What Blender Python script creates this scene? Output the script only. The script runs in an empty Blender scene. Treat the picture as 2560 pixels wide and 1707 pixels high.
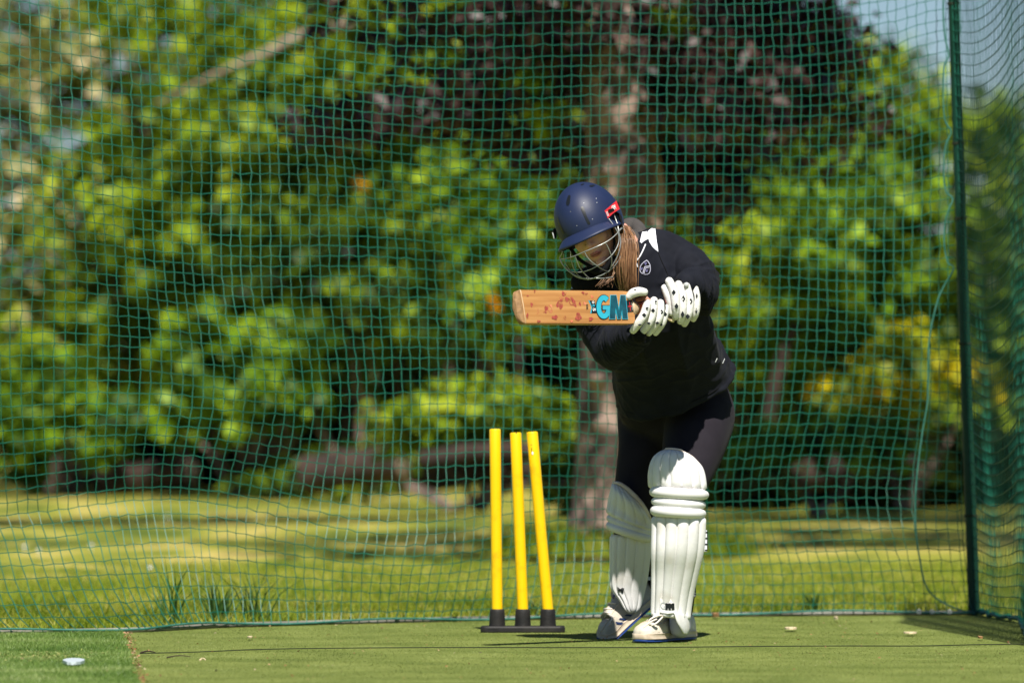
import bpy, bmesh, math, random
import numpy as np
from mathutils import Vector, Matrix
from mathutils.bvhtree import BVHTree
R = math.radians
random.seed(5); rng = np.random.default_rng(5)
scene = bpy.context.scene
COL = scene.collection

# ------------------------------------------------------------------ camera, world, sun
F = 17270.0; CAMH = 0.8; HY = 984.0
cam_d = bpy.data.cameras.new('camera'); cam = bpy.data.objects.new('camera', cam_d); COL.objects.link(cam)
cam.location = (0, 0, CAMH); cam.rotation_euler = (R(90), 0, 0)
cam_d.sensor_width = 36; cam_d.lens = F / 2560 * 36
cam_d.shift_y = (HY - 853.5) / 2560
cam_d.clip_start = 0.5; cam_d.clip_end = 2000
cam_d.dof.use_dof = True; cam_d.dof.focus_distance = 21.75; cam_d.dof.aperture_fstop = 3.6
scene.camera = cam
SUN_EL, SUN_AZ = 54.0, 7.0       # azimuth: degrees the sun stands to the right of straight behind the camera
w = bpy.data.worlds.new('World'); scene.world = w; w.use_nodes = True
nt = w.node_tree; bg = nt.nodes['Background']
sky = nt.nodes.new('ShaderNodeTexSky'); sky.sky_type = 'NISHITA'; sky.sun_disc = False
sky.sun_elevation = R(SUN_EL); sky.sun_rotation = R(180 - SUN_AZ)
sky.air_density = 0.8; sky.dust_density = 0.15; sky.ozone_density = 5.0
nt.links.new(sky.outputs[0], bg.inputs[0]); bg.inputs[1].default_value = 0.05
sd = bpy.data.lights.new('sun', 'SUN'); sun = bpy.data.objects.new('sun', sd); COL.objects.link(sun)
sd.energy = 5.0; sd.angle = R(0.53); sd.color = (1.0, 0.95, 0.87)
se, sa = R(SUN_EL), R(SUN_AZ)
sdir = Vector((math.sin(sa) * math.cos(se), -math.cos(sa) * math.cos(se), math.sin(se)))
sun.rotation_euler = sdir.to_track_quat('Z', 'Y').to_euler(); sun.location = (3, -5, 12)
scene.view_settings.view_transform = 'Standard'; scene.view_settings.look = 'None'
scene.view_settings.exposure = 0.58; scene.view_settings.gamma = 1
scene.render.engine = 'CYCLES'
scene.cycles.use_denoising = True
scene.cycles.max_bounces = 6; scene.cycles.transparent_max_bounces = 4

def P(px, py, Y):
    """world point that stands at depth Y in the photographed place"""
    return Vector(((px - 1280) / F * Y, Y, CAMH + (HY - py) / F * Y))

# ------------------------------------------------------------------ materials
def nodes_of(name):
    m = bpy.data.materials.new(name); m.use_nodes = True
    return m, m.node_tree.nodes, m.node_tree.links, m.node_tree.nodes['Principled BSDF']

def mat(name, col, rough=0.6, col2=None, scale=20, bump=0, bscale=200, spec=0.5, metal=0, sheen=0, stretch=None, detail=4, lo=.35, hi=.65):
    m, n, l, b = nodes_of(name)
    b.inputs['Base Color'].default_value = (*col, 1); b.inputs['Roughness'].default_value = rough
    b.inputs['Specular IOR Level'].default_value = spec; b.inputs['Metallic'].default_value = metal
    if sheen: b.inputs['Sheen Weight'].default_value = sheen; b.inputs['Sheen Roughness'].default_value = .5
    tc = n.new('ShaderNodeTexCoord'); mp = n.new('ShaderNodeMapping'); l.new(tc.outputs['Object'], mp.inputs[0])
    if stretch: mp.inputs['Scale'].default_value = stretch
    if col2:
        t = n.new('ShaderNodeTexNoise'); t.inputs['Scale'].default_value = scale; t.inputs['Detail'].default_value = detail
        l.new(mp.outputs[0], t.inputs['Vector'])
        r = n.new('ShaderNodeValToRGB'); r.color_ramp.elements[0].position = lo; r.color_ramp.elements[1].position = hi
        r.color_ramp.elements[0].color = (*col, 1); r.color_ramp.elements[1].color = (*col2, 1)
        l.new(t.outputs[0], r.inputs[0]); l.new(r.outputs[0], b.inputs['Base Color'])
    if bump:
        t = n.new('ShaderNodeTexNoise'); t.inputs['Scale'].default_value = bscale; t.inputs['Detail'].default_value = 3
        l.new(mp.outputs[0], t.inputs['Vector'])
        bp = n.new('ShaderNodeBump'); bp.inputs['Strength'].default_value = bump; bp.inputs['Distance'].default_value = .004
        l.new(t.outputs[0], bp.inputs['Height']); l.new(bp.outputs[0], b.inputs['Normal'])
    return m

def leaf_mat(name, cols, rough=0.45, trans=0.35, spec=0.5):
    m, n, l, b = nodes_of(name)
    g = n.new('ShaderNodeNewGeometry'); r = n.new('ShaderNodeValToRGB')
    els = r.color_ramp.elements
    while len(els) < len(cols): els.new(.5)
    for i, c in enumerate(cols):
        els[i].position = i / max(1, len(cols) - 1); els[i].color = (*c, 1)
    tc = n.new('ShaderNodeTexCoord'); tn = n.new('ShaderNodeTexNoise'); tn.inputs['Scale'].default_value = 2.6; tn.inputs['Detail'].default_value = 2; l.new(tc.outputs['Object'], tn.inputs[0])
    ad = n.new('ShaderNodeMath'); ad.operation = 'MULTIPLY_ADD'; ad.inputs[1].default_value = 2.2; ad.inputs[2].default_value = -1.1; l.new(tn.outputs[0], ad.inputs[0])
    a2 = n.new('ShaderNodeMath'); a2.operation = 'MULTIPLY_ADD'; a2.inputs[1].default_value = .6; a2.use_clamp = True; l.new(g.outputs['Random Per Island'], a2.inputs[0])
    a3 = n.new('ShaderNodeMath'); a3.operation = 'ADD'; a3.inputs[1].default_value = .2; l.new(ad.outputs[0], a3.inputs[0]); l.new(a3.outputs[0], a2.inputs[2])
    l.new(a2.outputs[0], r.inputs[0]); l.new(r.outputs[0], b.inputs['Base Color'])
    b.inputs['Roughness'].default_value = rough; b.inputs['Specular IOR Level'].default_value = spec
    tr = n.new('ShaderNodeBsdfTranslucent'); mx = n.new('ShaderNodeMixShader'); mx.inputs[0].default_value = trans
    hs = n.new('ShaderNodeHueSaturation'); hs.inputs['Value'].default_value = 1.3; hs.inputs['Hue'].default_value = .49
    l.new(r.outputs[0], hs.inputs['Color']); l.new(hs.outputs[0], tr.inputs[0])
    l.new(b.outputs[0], mx.inputs[1]); l.new(tr.outputs[0], mx.inputs[2]); l.new(mx.outputs[0], n['Material Output'].inputs[0])
    return m

M = {}
M['turf'] = mat('pitch_turf', (.125, .16, .036), .9, (.19, .225, .058), 3.4, .9, 260, spec=.1)
M['lturf'] = mat('long_turf', (.085, .15, .028), .9, (.15, .22, .05), 60, .8, 200, spec=.1)
M['netg'] = mat('net_twine', (.002, .088, .054), .5, (.005, .140, .088), 3, spec=.4)
M['rope'] = mat('net_rope', (.012, .12, .085), .6, (.04, .17, .13), 30, .5, 300)
M['post'] = mat('post_paint', (.002, .030, .018), .5, (.004, .042, .024), 6, spec=.3)
M['rail'] = mat('rail_metal', (.26, .26, .22), .6, (.15, .14, .11), 5)
M['bolt'] = mat('bolt_metal', (.7, .7, .68), .3, metal=.8)
M['yellow'] = mat('yellow_plastic', (.86, .54, .002), .38, (.62, .33, .004), 16, spec=.35, detail=7, lo=.56, hi=.80)
M['rubber'] = mat('black_rubber', (.010, .010, .010), .6, (.022, .020, .018), 30, .3, 120, spec=.3)
M['jumper'] = mat('jumper_fleece', (.0072, .0082, .0130), .8, (.0105, .0118, .0180), 25, .25, 500, spec=.12, sheen=.02)
M['white_cloth'] = mat('white_panel', (.72, .74, .80), .8, bump=.2, bscale=400)
M['grey_cloth'] = mat('grey_collar', (.045, .04, .038), .9, (.06, .054, .05), 40, .5, 500)
M['legging'] = mat('legging_knit', (.0150, .0125, .0170), .8, (.0190, .0160, .0215), 14, .15, 900, spec=.1, sheen=.02)
M['pad'] = mat('pad_leather', (.76, .75, .74), .5, (.60, .56, .49), 11, .12, 60, spec=.35, detail=6, lo=.55, hi=.78)
M['padrim'] = mat('pad_lining', (.62, .50, .43), .8, (.7, .62, .56), 20, .3, 200)
M['glove'] = mat('glove_leather', (.68, .67, .63), .45, (.82, .81, .78), 30, .35, 110, spec=.4)
M['black'] = mat('black_fabric', (.008, .008, .009), .85, spec=.1, bump=.3, bscale=400)
M['silver'] = mat('silver_mesh', (.35, .38, .37), .4, (.55, .56, .55), 80)
M['helmet'] = mat('helmet_shell', (.008, .016, .052), .5, (.012, .021, .064), 9, .05, 60, spec=.4)
M['steel'] = mat('grille_steel', (.42, .43, .42), .32, (.30, .32, .30), 40, metal=.55)
M['red'] = mat('red_plastic', (.62, .02, .03), .4)
M['white'] = mat('white_print', (.8, .8, .8), .5)
M['skin'] = mat('skin', (.70, .37, .28), .5, (.74, .40, .31), 30, .12, 300, spec=.35)
M['skin'].node_tree.nodes['Principled BSDF'].inputs['Subsurface Weight'].default_value = .08
M['skin'].node_tree.nodes['Principled BSDF'].inputs['Subsurface Radius'].default_value = (.01, .004, .002)
M['lip'] = mat('lip', (.42, .13, .115), .4)
M['brow'] = mat('brow', (.10, .045, .02), .8)
M['hair'] = mat('hair', (.17, .065, .022), .38, (.36, .17, .06), 30, spec=.6, stretch=(1, 1, .15))
M['wood'] = mat('willow', (.46, .205, .058), .42, (.54, .27, .09), 7, .12, 60, spec=.35, stretch=(6, 6, 40))
M['wood_end'] = mat('willow_toe', (.36, .20, .085), .7, (.24, .13, .055), 60, .5, 200)
M['wood_pale'] = mat('cane_splice', (.62, .47, .30), .5, (.52, .38, .22), 30)
M['cherry'] = mat('ball_mark', (.36, .035, .03), .6, (.48, .10, .05), 160)
M['coral'] = mat('ball_smudge', (.66, .15, .06), .6, (.55, .2, .08), 160)
M['cyan'] = mat('cyan_print', (.03, .42, .56), .35, (.04, .32, .44), 20)
M['teal'] = mat('dark_teal_print', (.004, .035, .055), .35, (.012, .12, .16), 14)
M['ink'] = mat('black_print', (.008, .010, .012), .35)
M['orange'] = mat('orange_grip', (.74, .13, .01), .6, bump=.6, bscale=500)
M['cream'] = mat('shoe_leather', (.56, .50, .40), .55, (.74, .69, .60), 22, .3, 90)
M['creamsole'] = mat('shoe_midsole', (.62, .52, .40), .6, (.50, .40, .29), 30)
M['blue'] = mat('blue_rubber', (.010, .042, .20), .5)
M['navy'] = mat('navy_stripe', (.010, .024, .09), .5)
M['lace'] = mat('lace', (.74, .66, .58), .8)
M['sock'] = mat('sock', (.42, .42, .52), .9)
M['bark'] = mat('bark', (.29, .205, .16), .9, (.08, .056, .045), 3.0, 1.0, 6, stretch=(2.2, 2.2, 1.3), lo=.42, hi=.56)
M['bark'].node_tree.nodes['Bump'].inputs['Distance'].default_value = .05
M['bark2'] = mat('pale_bark', (.30, .24, .17), .9, (.18, .13, .09), 6)
M['log'] = mat('log_bark', (.055, .030, .020), .9, (.02, .012, .009), 8, 1, 20)
M['chip'] = mat('wood_chip', (.72, .58, .36), .7)
M['litter'] = mat('dry_leaf', (.22, .075, .025), .8, (.5, .3, .12), 90)
M['scrap'] = mat('pale_plastic', (.55, .62, .66), .4, spec=.6)
M['seam'] = mat('seam_thread', (.012, .018, .006), .9)
M['moss'] = mat('cutting', (.20, .24, .05), .9, (.35, .30, .14), 60)

# ------------------------------------------------------------------ mesh helpers
def origin(parent):
    o = Vector((0, 0, 0))
    while parent is not None:
        o += parent.location; parent = parent.parent
    return o

class MB:
    def __init__(s): s.v = []; s.f = []; s.m = []; s.k = 0
    def add(s, verts, faces, mi=0):
        s.v.extend([tuple(v) for v in verts]); s.f.extend([tuple(i + s.k for i in f) for f in faces])
        s.m.extend([mi] * len(faces)); s.k = len(s.v); return s
    def build(s, name, mats, parent=None, smooth=True, label=None):
        return mesh_obj(name, s.v, s.f, mats, parent, smooth, s.m, label)

def mesh_obj(name, verts, faces, mats, parent=None, smooth=True, mi=None, label=None):
    o0 = np.array(origin(parent))
    v = np.asarray(verts, float) - o0
    me = bpy.data.meshes.new(name); me.from_pydata(v.tolist(), [], [list(f) for f in faces])
    for mm in (mats if isinstance(mats, (list, tuple)) else [mats]): me.materials.append(mm)
    if mi is not None: me.polygons.foreach_set('material_index', np.array(mi, np.int32))
    if smooth: me.polygons.foreach_set('use_smooth', np.ones(len(me.polygons), bool))
    me.update()
    o = bpy.data.objects.new(name, me); COL.objects.link(o); o.parent = parent
    if label: o['label'] = label
    return o

def fast_quads(name, V, mats, parent=None, smooth=False):
    """V: (n,4,3) separate quads"""
    o0 = np.array(origin(parent)); n = len(V)
    me = bpy.data.meshes.new(name)
    me.vertices.add(n * 4); me.vertices.foreach_set('co', (V.reshape(-1, 3) - o0).astype(np.float32).ravel())
    me.loops.add(n * 4); me.loops.foreach_set('vertex_index', np.arange(n * 4, dtype=np.int32))
    me.polygons.add(n); me.polygons.foreach_set('loop_start', np.arange(0, n * 4, 4, dtype=np.int32))
    me.update(calc_edges=True)
    for mm in (mats if isinstance(mats, (list, tuple)) else [mats]): me.materials.append(mm)
    o = bpy.data.objects.new(name, me); COL.objects.link(o); o.parent = parent
    return o

def thing(name, loc, label, cat, group=None):
    o = bpy.data.objects.new(name, None); COL.objects.link(o); o.location = loc
    o['label'] = label; o['category'] = cat
    if group: o['group'] = group
    return o
def tag(o, label, cat, group=None, kind=None):
    o['label'] = label; o['category'] = cat
    if group: o['group'] = group
    if kind: o['kind'] = kind
    return o
def part(name, parent): # grouping empty below a thing, at the thing's base
    o = bpy.data.objects.new(name, None); COL.objects.link(o); o.parent = parent; return o

def catmull(pts, k):
    pts = [np.array(p, float) for p in pts]
    if k <= 1 or len(pts) < 3: 
        if k <= 1: return pts
    out = []
    for i in range(len(pts) - 1):
        p0 = pts[max(i - 1, 0)]; p1 = pts[i]; p2 = pts[i + 1]; p3 = pts[min(i + 2, len(pts) - 1)]
        for j in range(k):
            t = j / k
            out.append(.5 * ((2 * p1) + (-p0 + p2) * t + (2 * p0 - 5 * p1 + 4 * p2 - p3) * t * t + (-p0 + 3 * p1 - 3 * p2 + p3) * t ** 3))
    out.append(pts[-1]); return out

def loft(rings, close=True):
    """rings: list of arrays (n,3)"""
    n = len(rings[0]); V = []; Fc = []
    for r in rings: V.extend([tuple(p) for p in r])
    for i in range(len(rings) - 1):
        for j in range(n):
            a = i * n + j; b = i * n + (j + 1) % n
            Fc.append((a, b, b + n, a + n))
    if close:
        Fc.append(tuple(range(n - 1, -1, -1))); Fc.append(tuple(range((len(rings) - 1) * n, len(rings) * n)))
    return V, Fc

def tube(pts, rad, n=10, k=4, flat=None, flatdir=None, cap=True):
    """swept tube through 3D points with radii, rounded ends; flat = list of ratio along flatdir"""
    pts = [np.array(p, float) for p in pts]
    rad = list(rad) if hasattr(rad, '__len__') else [rad] * len(pts)
    pr = catmull([np.append(p, r) for p, r in zip(pts, rad)], k)
    C = [p[:3] for p in pr]; Rr = [max(p[3], 1e-5) for p in pr]
    T = []
    for i in range(len(C)):
        t = C[min(i + 1, len(C) - 1)] - C[max(i - 1, 0)]; T.append(t / (np.linalg.norm(t) + 1e-12))
    up = np.array([0, 0, 1.0]) if abs(T[0][2]) < .9 else np.array([1.0, 0, 0])
    if flatdir is not None: up = np.array(flatdir, float)
    rings = []
    u = np.cross(T[0], up); u /= np.linalg.norm(u)
    ang = np.linspace(0, 2 * math.pi, n, endpoint=False)
    seq = [(C[i], T[i], Rr[i]) for i in range(len(C))]
    if cap:
        for s in (.55, .9): seq.insert(0, (C[0] - T[0] * Rr[0] * s, T[0], Rr[0] * math.sqrt(1 - s * s) if s < .9 else Rr[0] * .35))
        for s in (.55, .9): seq.append((C[-1] + T[-1] * Rr[-1] * s, T[-1], Rr[-1] * math.sqrt(1 - s * s) if s < .9 else Rr[-1] * .35))
    if not cap:   # a second ring just inside each open end keeps the shading of the side straight up to the rim
        seq.insert(1, (C[0] + T[0] * .0006, T[0], Rr[0])); seq.insert(len(seq) - 1, (C[-1] - T[-1] * .0006, T[-1], Rr[-1]))
    for c, t, r in seq:
        if flatdir is not None: u = np.cross(t, up)
        else: u = u - t * np.dot(u, t)
        u = u / (np.linalg.norm(u) + 1e-12); v = np.cross(t, u)
        fl = 1 if flat is None else flat
        rings.append(c + r * (np.cos(ang)[:, None] * u + np.sin(ang)[:, None] * v * fl))
    return loft(rings)

def ell(c, rx, ry=None, rz=None, rot=None, n=16, m=10):
    ry = ry or rx; rz = rz or rx; c = np.array(c, float)
    V = []; Fc = []
    for i in range(1, m):
        th = math.pi * i / m
        for j in range(n):
            ph = 2 * math.pi * j / n
            V.append((rx * math.sin(th) * math.cos(ph), ry * math.sin(th) * math.sin(ph), rz * math.cos(th)))
    V.append((0, 0, rz)); V.append((0, 0, -rz))
    V = np.array(V)
    if rot is not None: V = V @ np.array(rot).T
    V = V + c
    for i in range(m - 2):
        for j in range(n):
            a = i * n + j; b = i * n + (j + 1) % n
            Fc.append((a, a + n, b + n, b))
    t = (m - 1) * n
    for j in range(n):
        Fc.append((t, j, (j + 1) % n)); Fc.append((t + 1, (m - 2) * n + (j + 1) % n, (m - 2) * n + j))
    return V, Fc

def box(c, sx, sy, sz, ax=None):
    c = np.array(c, float); A = np.eye(3) if ax is None else np.array([np.array(a) / np.linalg.norm(a) for a in ax])
    V = [c + A[0] * a * sx / 2 + A[1] * b * sy / 2 + A[2] * d * sz / 2 for a in (-1, 1) for b in (-1, 1) for d in (-1, 1)]
    return V, [(0, 1, 3, 2), (4, 6, 7, 5), (0, 4, 5, 1), (2, 3, 7, 6), (0, 2, 6, 4), (1, 5, 7, 3)]

def evaluated(o):
    dg = bpy.context.evaluated_depsgraph_get(); dg.update()
    return bpy.data.meshes.new_from_object(o.evaluated_get(dg))

def remesh(name, mb, voxel, mats, parent, smooth_it=6, fac=.5, displace=None, label=None):
    """joins overlapping closed solids of one body into one continuous skin"""
    o = mb.build(name, mats, parent)
    m = o.modifiers.new('r', 'REMESH'); m.mode = 'VOXEL'; m.voxel_size = voxel; m.use_smooth_shade = True
    s = o.modifiers.new('s', 'SMOOTH'); s.iterations = smooth_it; s.factor = fac
    me = evaluated(o); old = o.data; o.modifiers.clear(); o.data = me; bpy.data.meshes.remove(old); me.name = name
    me.materials.clear()
    for mm in (mats if isinstance(mats, (list, tuple)) else [mats]): me.materials.append(mm)
    if displace is not None:
        n = len(me.vertices); co = np.empty(n * 3, np.float32); me.vertices.foreach_get('co', co); co = co.reshape(-1, 3).astype(float)
        no = np.empty(n * 3, np.float32); me.vertices.foreach_get('normal', no); no = no.reshape(-1, 3).astype(float)
        wpos = co + np.array(origin(parent))
        co = co + no * displace(wpos, no)[:, None]
        me.vertices.foreach_set('co', co.astype(np.float32).ravel()); me.update()
    me.polygons.foreach_set('use_smooth', np.ones(len(me.polygons), bool))
    me.polygons.foreach_set('material_index', np.zeros(len(me.polygons), np.int32))
    if label: o['label'] = label
    return o

def bvh_of(o):
    off = origin(o.parent)
    vs = [v.co + off for v in o.data.vertices]
    return BVHTree.FromPolygons(vs, [tuple(p.vertices) for p in o.data.polygons])
EYE = Vector((0, 0, CAMH))
def hit(bvh, px, py, lift=.0015):
    d = (P(px, py, 20) - EYE).normalized()
    r = bvh.ray_cast(EYE, d)
    if r[0] is None:
        r = bvh.find_nearest(P(px, py, 21.95)); 
    return r[0] + r[1] * lift if r[1].dot(d) < 0 else r[0] - r[1] * lift

def decal(bvh, poly, name, m, parent, lift=.0015, sub=3, mb=None, mi=0):
    """a sewn or printed patch lying on a surface: outline points, subdivided and laid onto the surface"""
    bm = bmesh.new()
    vs = [bm.verts.new((x, y, 0)) for x, y in poly]
    bm.faces.new(vs); bmesh.ops.triangulate(bm, faces=bm.faces[:])
    for _ in range(sub): bmesh.ops.subdivide_edges(bm, edges=bm.edges[:], cuts=1, use_grid_fill=True)
    bm.verts.ensure_lookup_table()
    V = [hit(bvh, v.co.x, v.co.y, lift) for v in bm.verts]
    Fc = [tuple(v.index for v in f.verts) for f in bm.faces]
    bm.free()
    if mb is not None: mb.add(V, Fc, mi); return None
    return mesh_obj(name, V, Fc, m, parent)

def wav(p, f, seed):
    """cheap smooth 3D noise built of sines"""
    r = np.random.default_rng(seed); out = np.zeros(len(p))
    for _ in range(6):
        d = r.normal(size=3); d /= np.linalg.norm(d)
        out += np.sin(p @ d * f * r.uniform(.7, 1.5) + r.uniform(0, 6.28))
    return out / 6

# ------------------------------------------------------------------ ground
def sheet(name, poly, z, m, sub=0):
    o = mesh_obj(name, [(x, y, z) for x, y in poly], [tuple(range(len(poly)))], m, None, False)
    o['kind'] = 'structure'; return o
m, n, l, b = nodes_of('lawn_grass')
tc = n.new('ShaderNodeTexCoord'); mp = n.new('ShaderNodeMapping'); mp.inputs['Scale'].default_value = (1, .55, 1); l.new(tc.outputs['Object'], mp.inputs[0])
t1 = n.new('ShaderNodeTexNoise'); t1.inputs['Scale'].default_value = 1.6; t1.inputs['Detail'].default_value = 6; l.new(mp.outputs[0], t1.inputs[0])
r1 = n.new('ShaderNodeValToRGB'); e = r1.color_ramp.elements
e[0].position = .36; e[0].color = (.07, .11, .018, 1); e[1].position = .66; e[1].color = (.46, .375, .11, 1)
x = e.new(.5); x.color = (.25, .26, .036, 1)
l.new(t1.outputs[0], r1.inputs[0]); l.new(r1.outputs[0], b.inputs['Base Color']); b.inputs['Roughness'].default_value = .9
b.inputs['Specular IOR Level'].default_value = .1
t2 = n.new('ShaderNodeTexNoise'); t2.inputs['Scale'].default_value = 25; t2.inputs['Detail'].default_value = 4; l.new(mp.outputs[0], t2.inputs[0])
bp = n.new('ShaderNodeBump'); bp.inputs['Strength'].default_value = .8; bp.inputs['Distance'].default_value = .04
l.new(t2.outputs[0], bp.inputs['Height']); l.new(bp.outputs[0], b.inputs['Normal'])
M['lawn'] = m
gx = np.linspace(-60, 60, 61); gy = np.concatenate([np.linspace(-20, 22, 8), np.linspace(24, 90, 67), [150, 400]])
V = []; 
for yy in gy:
    for xx in gx:
        h = -.012 + (.05 * math.sin(xx * .9 + 1) * math.sin(yy * .35) + .03 * math.sin(yy * 1.1 + xx * .4)) * min(1, max(0, (yy - 27) / 6)) * (1 if yy < 95 else 0)
        V.append((xx * (8 if yy > 90 else 1), yy, h))
nx = len(gx)
lawn = mesh_obj('lawn', V, [(j * nx + i, j * nx + i + 1, (j + 1) * nx + i + 1, (j + 1) * nx + i) for j in range(len(gy) - 1) for i in range(nx - 1)], M['lawn'])
lawn['kind'] = 'structure'

NETPATH = [(-2.75, 22.35), (-2.2, 22.6), (-1.69, 22.83), (-1.24, 23.05), (-.99, 23.5), (-.60, 23.85), (-.25, 24.12), (.31, 24.45), (.60, 24.6), (1.1, 24.75), (1.66, 24.86)]
def edge_x(y): return -1.03 + (19.1 - y) * .0676     # line where the two turfs meet
pitch_poly = [(edge_x(9), 9), (3.6, 9), (3.6, 24.6), (1.68, 24.84)] + [(a, b_ - .01) for a, b_ in reversed(NETPATH[4:-1])] + [(edge_x(23.1), 23.12)]
sheet('pitch', pitch_poly, .004, M['turf'])
sheet('long_pile_turf', [(-4, 9), (edge_x(9), 9), (edge_x(23.1), 23.12), (-1.69, 22.84), (-2.75, 22.34), (-4, 21.9)], .0085, M['lturf'])

def blades(name, n, region, hmin, hmax, wd, m, lean=.5, kinky=False):
    xs, ys = region(n); n = len(xs)
    h = rng.uniform(hmin, hmax, n); a = rng.uniform(0, 2 * math.pi, n)
    base = np.stack([xs, ys, np.zeros(n)], 1)
    side = np.stack([np.cos(a), np.sin(a), np.zeros(n)], 1) * wd
    ln = rng.normal(0, lean, (n, 2)) * h[:, None]
    tip = base + np.stack([ln[:, 0], ln[:, 1], h], 1)
    mid = base + np.stack([ln[:, 0] * .3, ln[:, 1] * .3, h * .55], 1)
    Q = np.stack([base - side, base + side, mid + side * .8, mid - side * .8], 1)
    Q2 = np.stack([mid - side * .8, mid + side * .8, tip + side * .15, tip - side * .15], 1)
    o = fast_quads(name, np.concatenate([Q, Q2]), m)
    o['kind'] = 'stuff'; return o
M['gblade'] = leaf_mat('grass_blade', [(.05, .10, .008), (.15, .23, .012), (.28, .33, .022), (.46, .42, .11)], .5, .35, .2)
M['tblade'] = leaf_mat('turf_fibre', [(.07, .14, .02), (.15, .24, .045), (.30, .36, .13)], .45, .25, .4)
M['pblade'] = leaf_mat('pitch_fibre', [(.065, .095, .018), (.13, .175, .034), (.20, .25, .055), (.34, .38, .14)], .6, .2, .2)
def reg_left(n):
    y = 18.9 + 4.2 * rng.random(n); x = -1.85 + rng.random(n) * 1.1
    k = (x < edge_x(y) - .004) & (y < 22.85 + (x + 1.69) * .45); return x[k], y[k]
tag(blades('turf_fibres', 110000, reg_left, .008, .02, .0009, M['tblade'], .45), 'thick green artificial grass pile at the lower left corner', 'artificial grass', kind='stuff')
def net_y(x): return np.interp(x, [p[0] for p in NETPATH], [p[1] for p in NETPATH])
def reg_pitch(n):
    y = 18.9 + 6 * rng.random(n); x = -1.35 + rng.random(n) * 3.3
    k = (x > edge_x(y) + .004) & (y < net_y(np.minimum(x, 1.6)) - .02); return x[k], y[k]
tag(blades('pitch_fibres', 260000, reg_pitch, .003, .0075, .0011, M['pblade'], .6), 'short flat olive pile of the batting pitch', 'artificial grass', kind='stuff')
def reg_lawn(n):
    y = 22.9 + 9 * rng.random(n) ** 1.5; x = -2.2 + rng.random(n) * 5
    k = y > net_y(x) + .03; return x[k], y[k]
tag(blades('lawn_blades', 60000, reg_lawn, .02, .055, .0016, M['gblade'], .5), 'sunny mown lawn blades behind the net', 'grass', kind='stuff')
def tuft(px, py, Y, n, h, name, label, cat, lean=.35):
    c = P(px, py, Y); c.z = 0
    mb = MB(); mb.add(*ell((c.x, c.y, -.004), .05, .05, .010, n=10, m=6))
    for i in range(n):
        a = rng.uniform(0, 6.28); hh = h * rng.uniform(.5, 1.35); l_ = rng.normal(0, lean) * hh; l2 = rng.normal(0, lean * .6) * hh
        b0 = np.array([c.x + rng.normal(0, .016), c.y + rng.normal(0, .016), -.01])
        mid = b0 + (l_ * .35, l2 * .3, hh * .6); tip = b0 + (l_, l2, hh)
        s = np.array([math.cos(a), math.sin(a), 0]) * .0030
        mb.add([b0 - s, b0 + s, mid + s, mid - s, tip], [(0, 1, 2, 3), (3, 2, 4)])
    o = mb.build(name, M['tuftm'], None, False); tag(o, label, cat, 'grass tufts growing by the net foot'); return o
M['tuftm'] = leaf_mat('tuft_blade', [(.03, .08, .012), (.05, .13, .02)], .5, .3)
tuft(430, 1570, 23.7, 26, .19, 'grass_tuft', 'sparse tall grass tuft with a long blade leaning left behind the net', 'grass tuft', .5)
tuft(545, 1565, 23.9, 60, .15, 'grass_tuft', 'densest dark grass tuft behind the net near the left', 'grass tuft', .4)
tuft(640, 1560, 24.0, 30, .17, 'grass_tuft', 'grass tuft with a long blade leaning right, left of the stumps', 'grass tuft', .5)
tuft(1330, 1540, 24.9, 44, .06, 'grass_tuft', 'small low grass tuft behind the right yellow stump', 'grass tuft', .4)
tuft(2030, 1535, 25.2, 64, .07, 'grass_tuft', 'low dark grass tuft right of the batter behind the net', 'grass tuft', .4)

# seam across the pitch and debris
for k, (px, py, lb) in enumerate(((62, 1381, 'leftmost white clover head in the lawn'), (97, 1390, 'white clover head second from the left in the lawn'), (228, 1377, 'white clover head in the left lawn above the long tuft blade'), (419, 1302, 'white clover head in the shaded band of the left lawn'), (542, 1221, 'white clover head at the far edge of the lawn'), (375, 1436, 'pale clover head low in the lawn left of the tufts'))):
    Y = CAMH * F / (py - HY); c = Vector(((px - 1280) / F * Y, Y, .03)); f_ = MB(); f_.add(*ell(c, .009, .009, .008, n=10, m=7)); f_.add(*tube([c - Vector((0, 0, .035)), c], .002, 5, 2))
    tag(f_.build('clover_flower', M['white_cloth']), lb, 'flower', 'clover heads in the lawn')

sm = MB(); pts = [P(360, 1628, 0)] 
def on_ground(px, py, z=.006):
    Y = CAMH * F / (py - HY); return Vector(((px - 1280) / F * Y, Y, z))
sp = [on_ground(x, y, .0105) for x, y in ((350, 1641), (500, 1637), (640, 1631), (800, 1628), (1100, 1626), (1500, 1626), (1700, 1625), (1900, 1623), (2100, 1622), (2300, 1622), (2430, 1619), (2700, 1615))]
sm.add(*tube(sp, .0015, 4, 4))
o = sm.build('seam_line', M['seam']); o['kind'] = 'structure'
def flat_bit(name, px, py, pts2, th, m, label, cat, rz=0):
    c = on_ground(px, py, .0125); mb = MB(); n_ = len(pts2)
    ca, sa_ = math.cos(rz), math.sin(rz)
    top = [(c.x + x * ca - y * sa_, c.y + x * sa_ + y * ca, c.z + th) for x, y in pts2]; bot = [(x, y, c.z) for x, y, z in top]
    mb.add(top + bot, [tuple(range(n_)), tuple(range(2 * n_ - 1, n_ - 1, -1))] + [(i, i + n_, (i + 1) % n_ + n_, (i + 1) % n_) for i in range(n_)])
    o = mb.build(name, m, None, False); tag(o, label, cat); return o
def oval(a, b_, n_=14, j=.15): return [(a * math.cos(2 * math.pi * i / n_) * random.uniform(1 - j, 1 + j), b_ * math.sin(2 * math.pi * i / n_) * random.uniform(1 - j, 1 + j)) for i in range(n_)]
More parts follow.
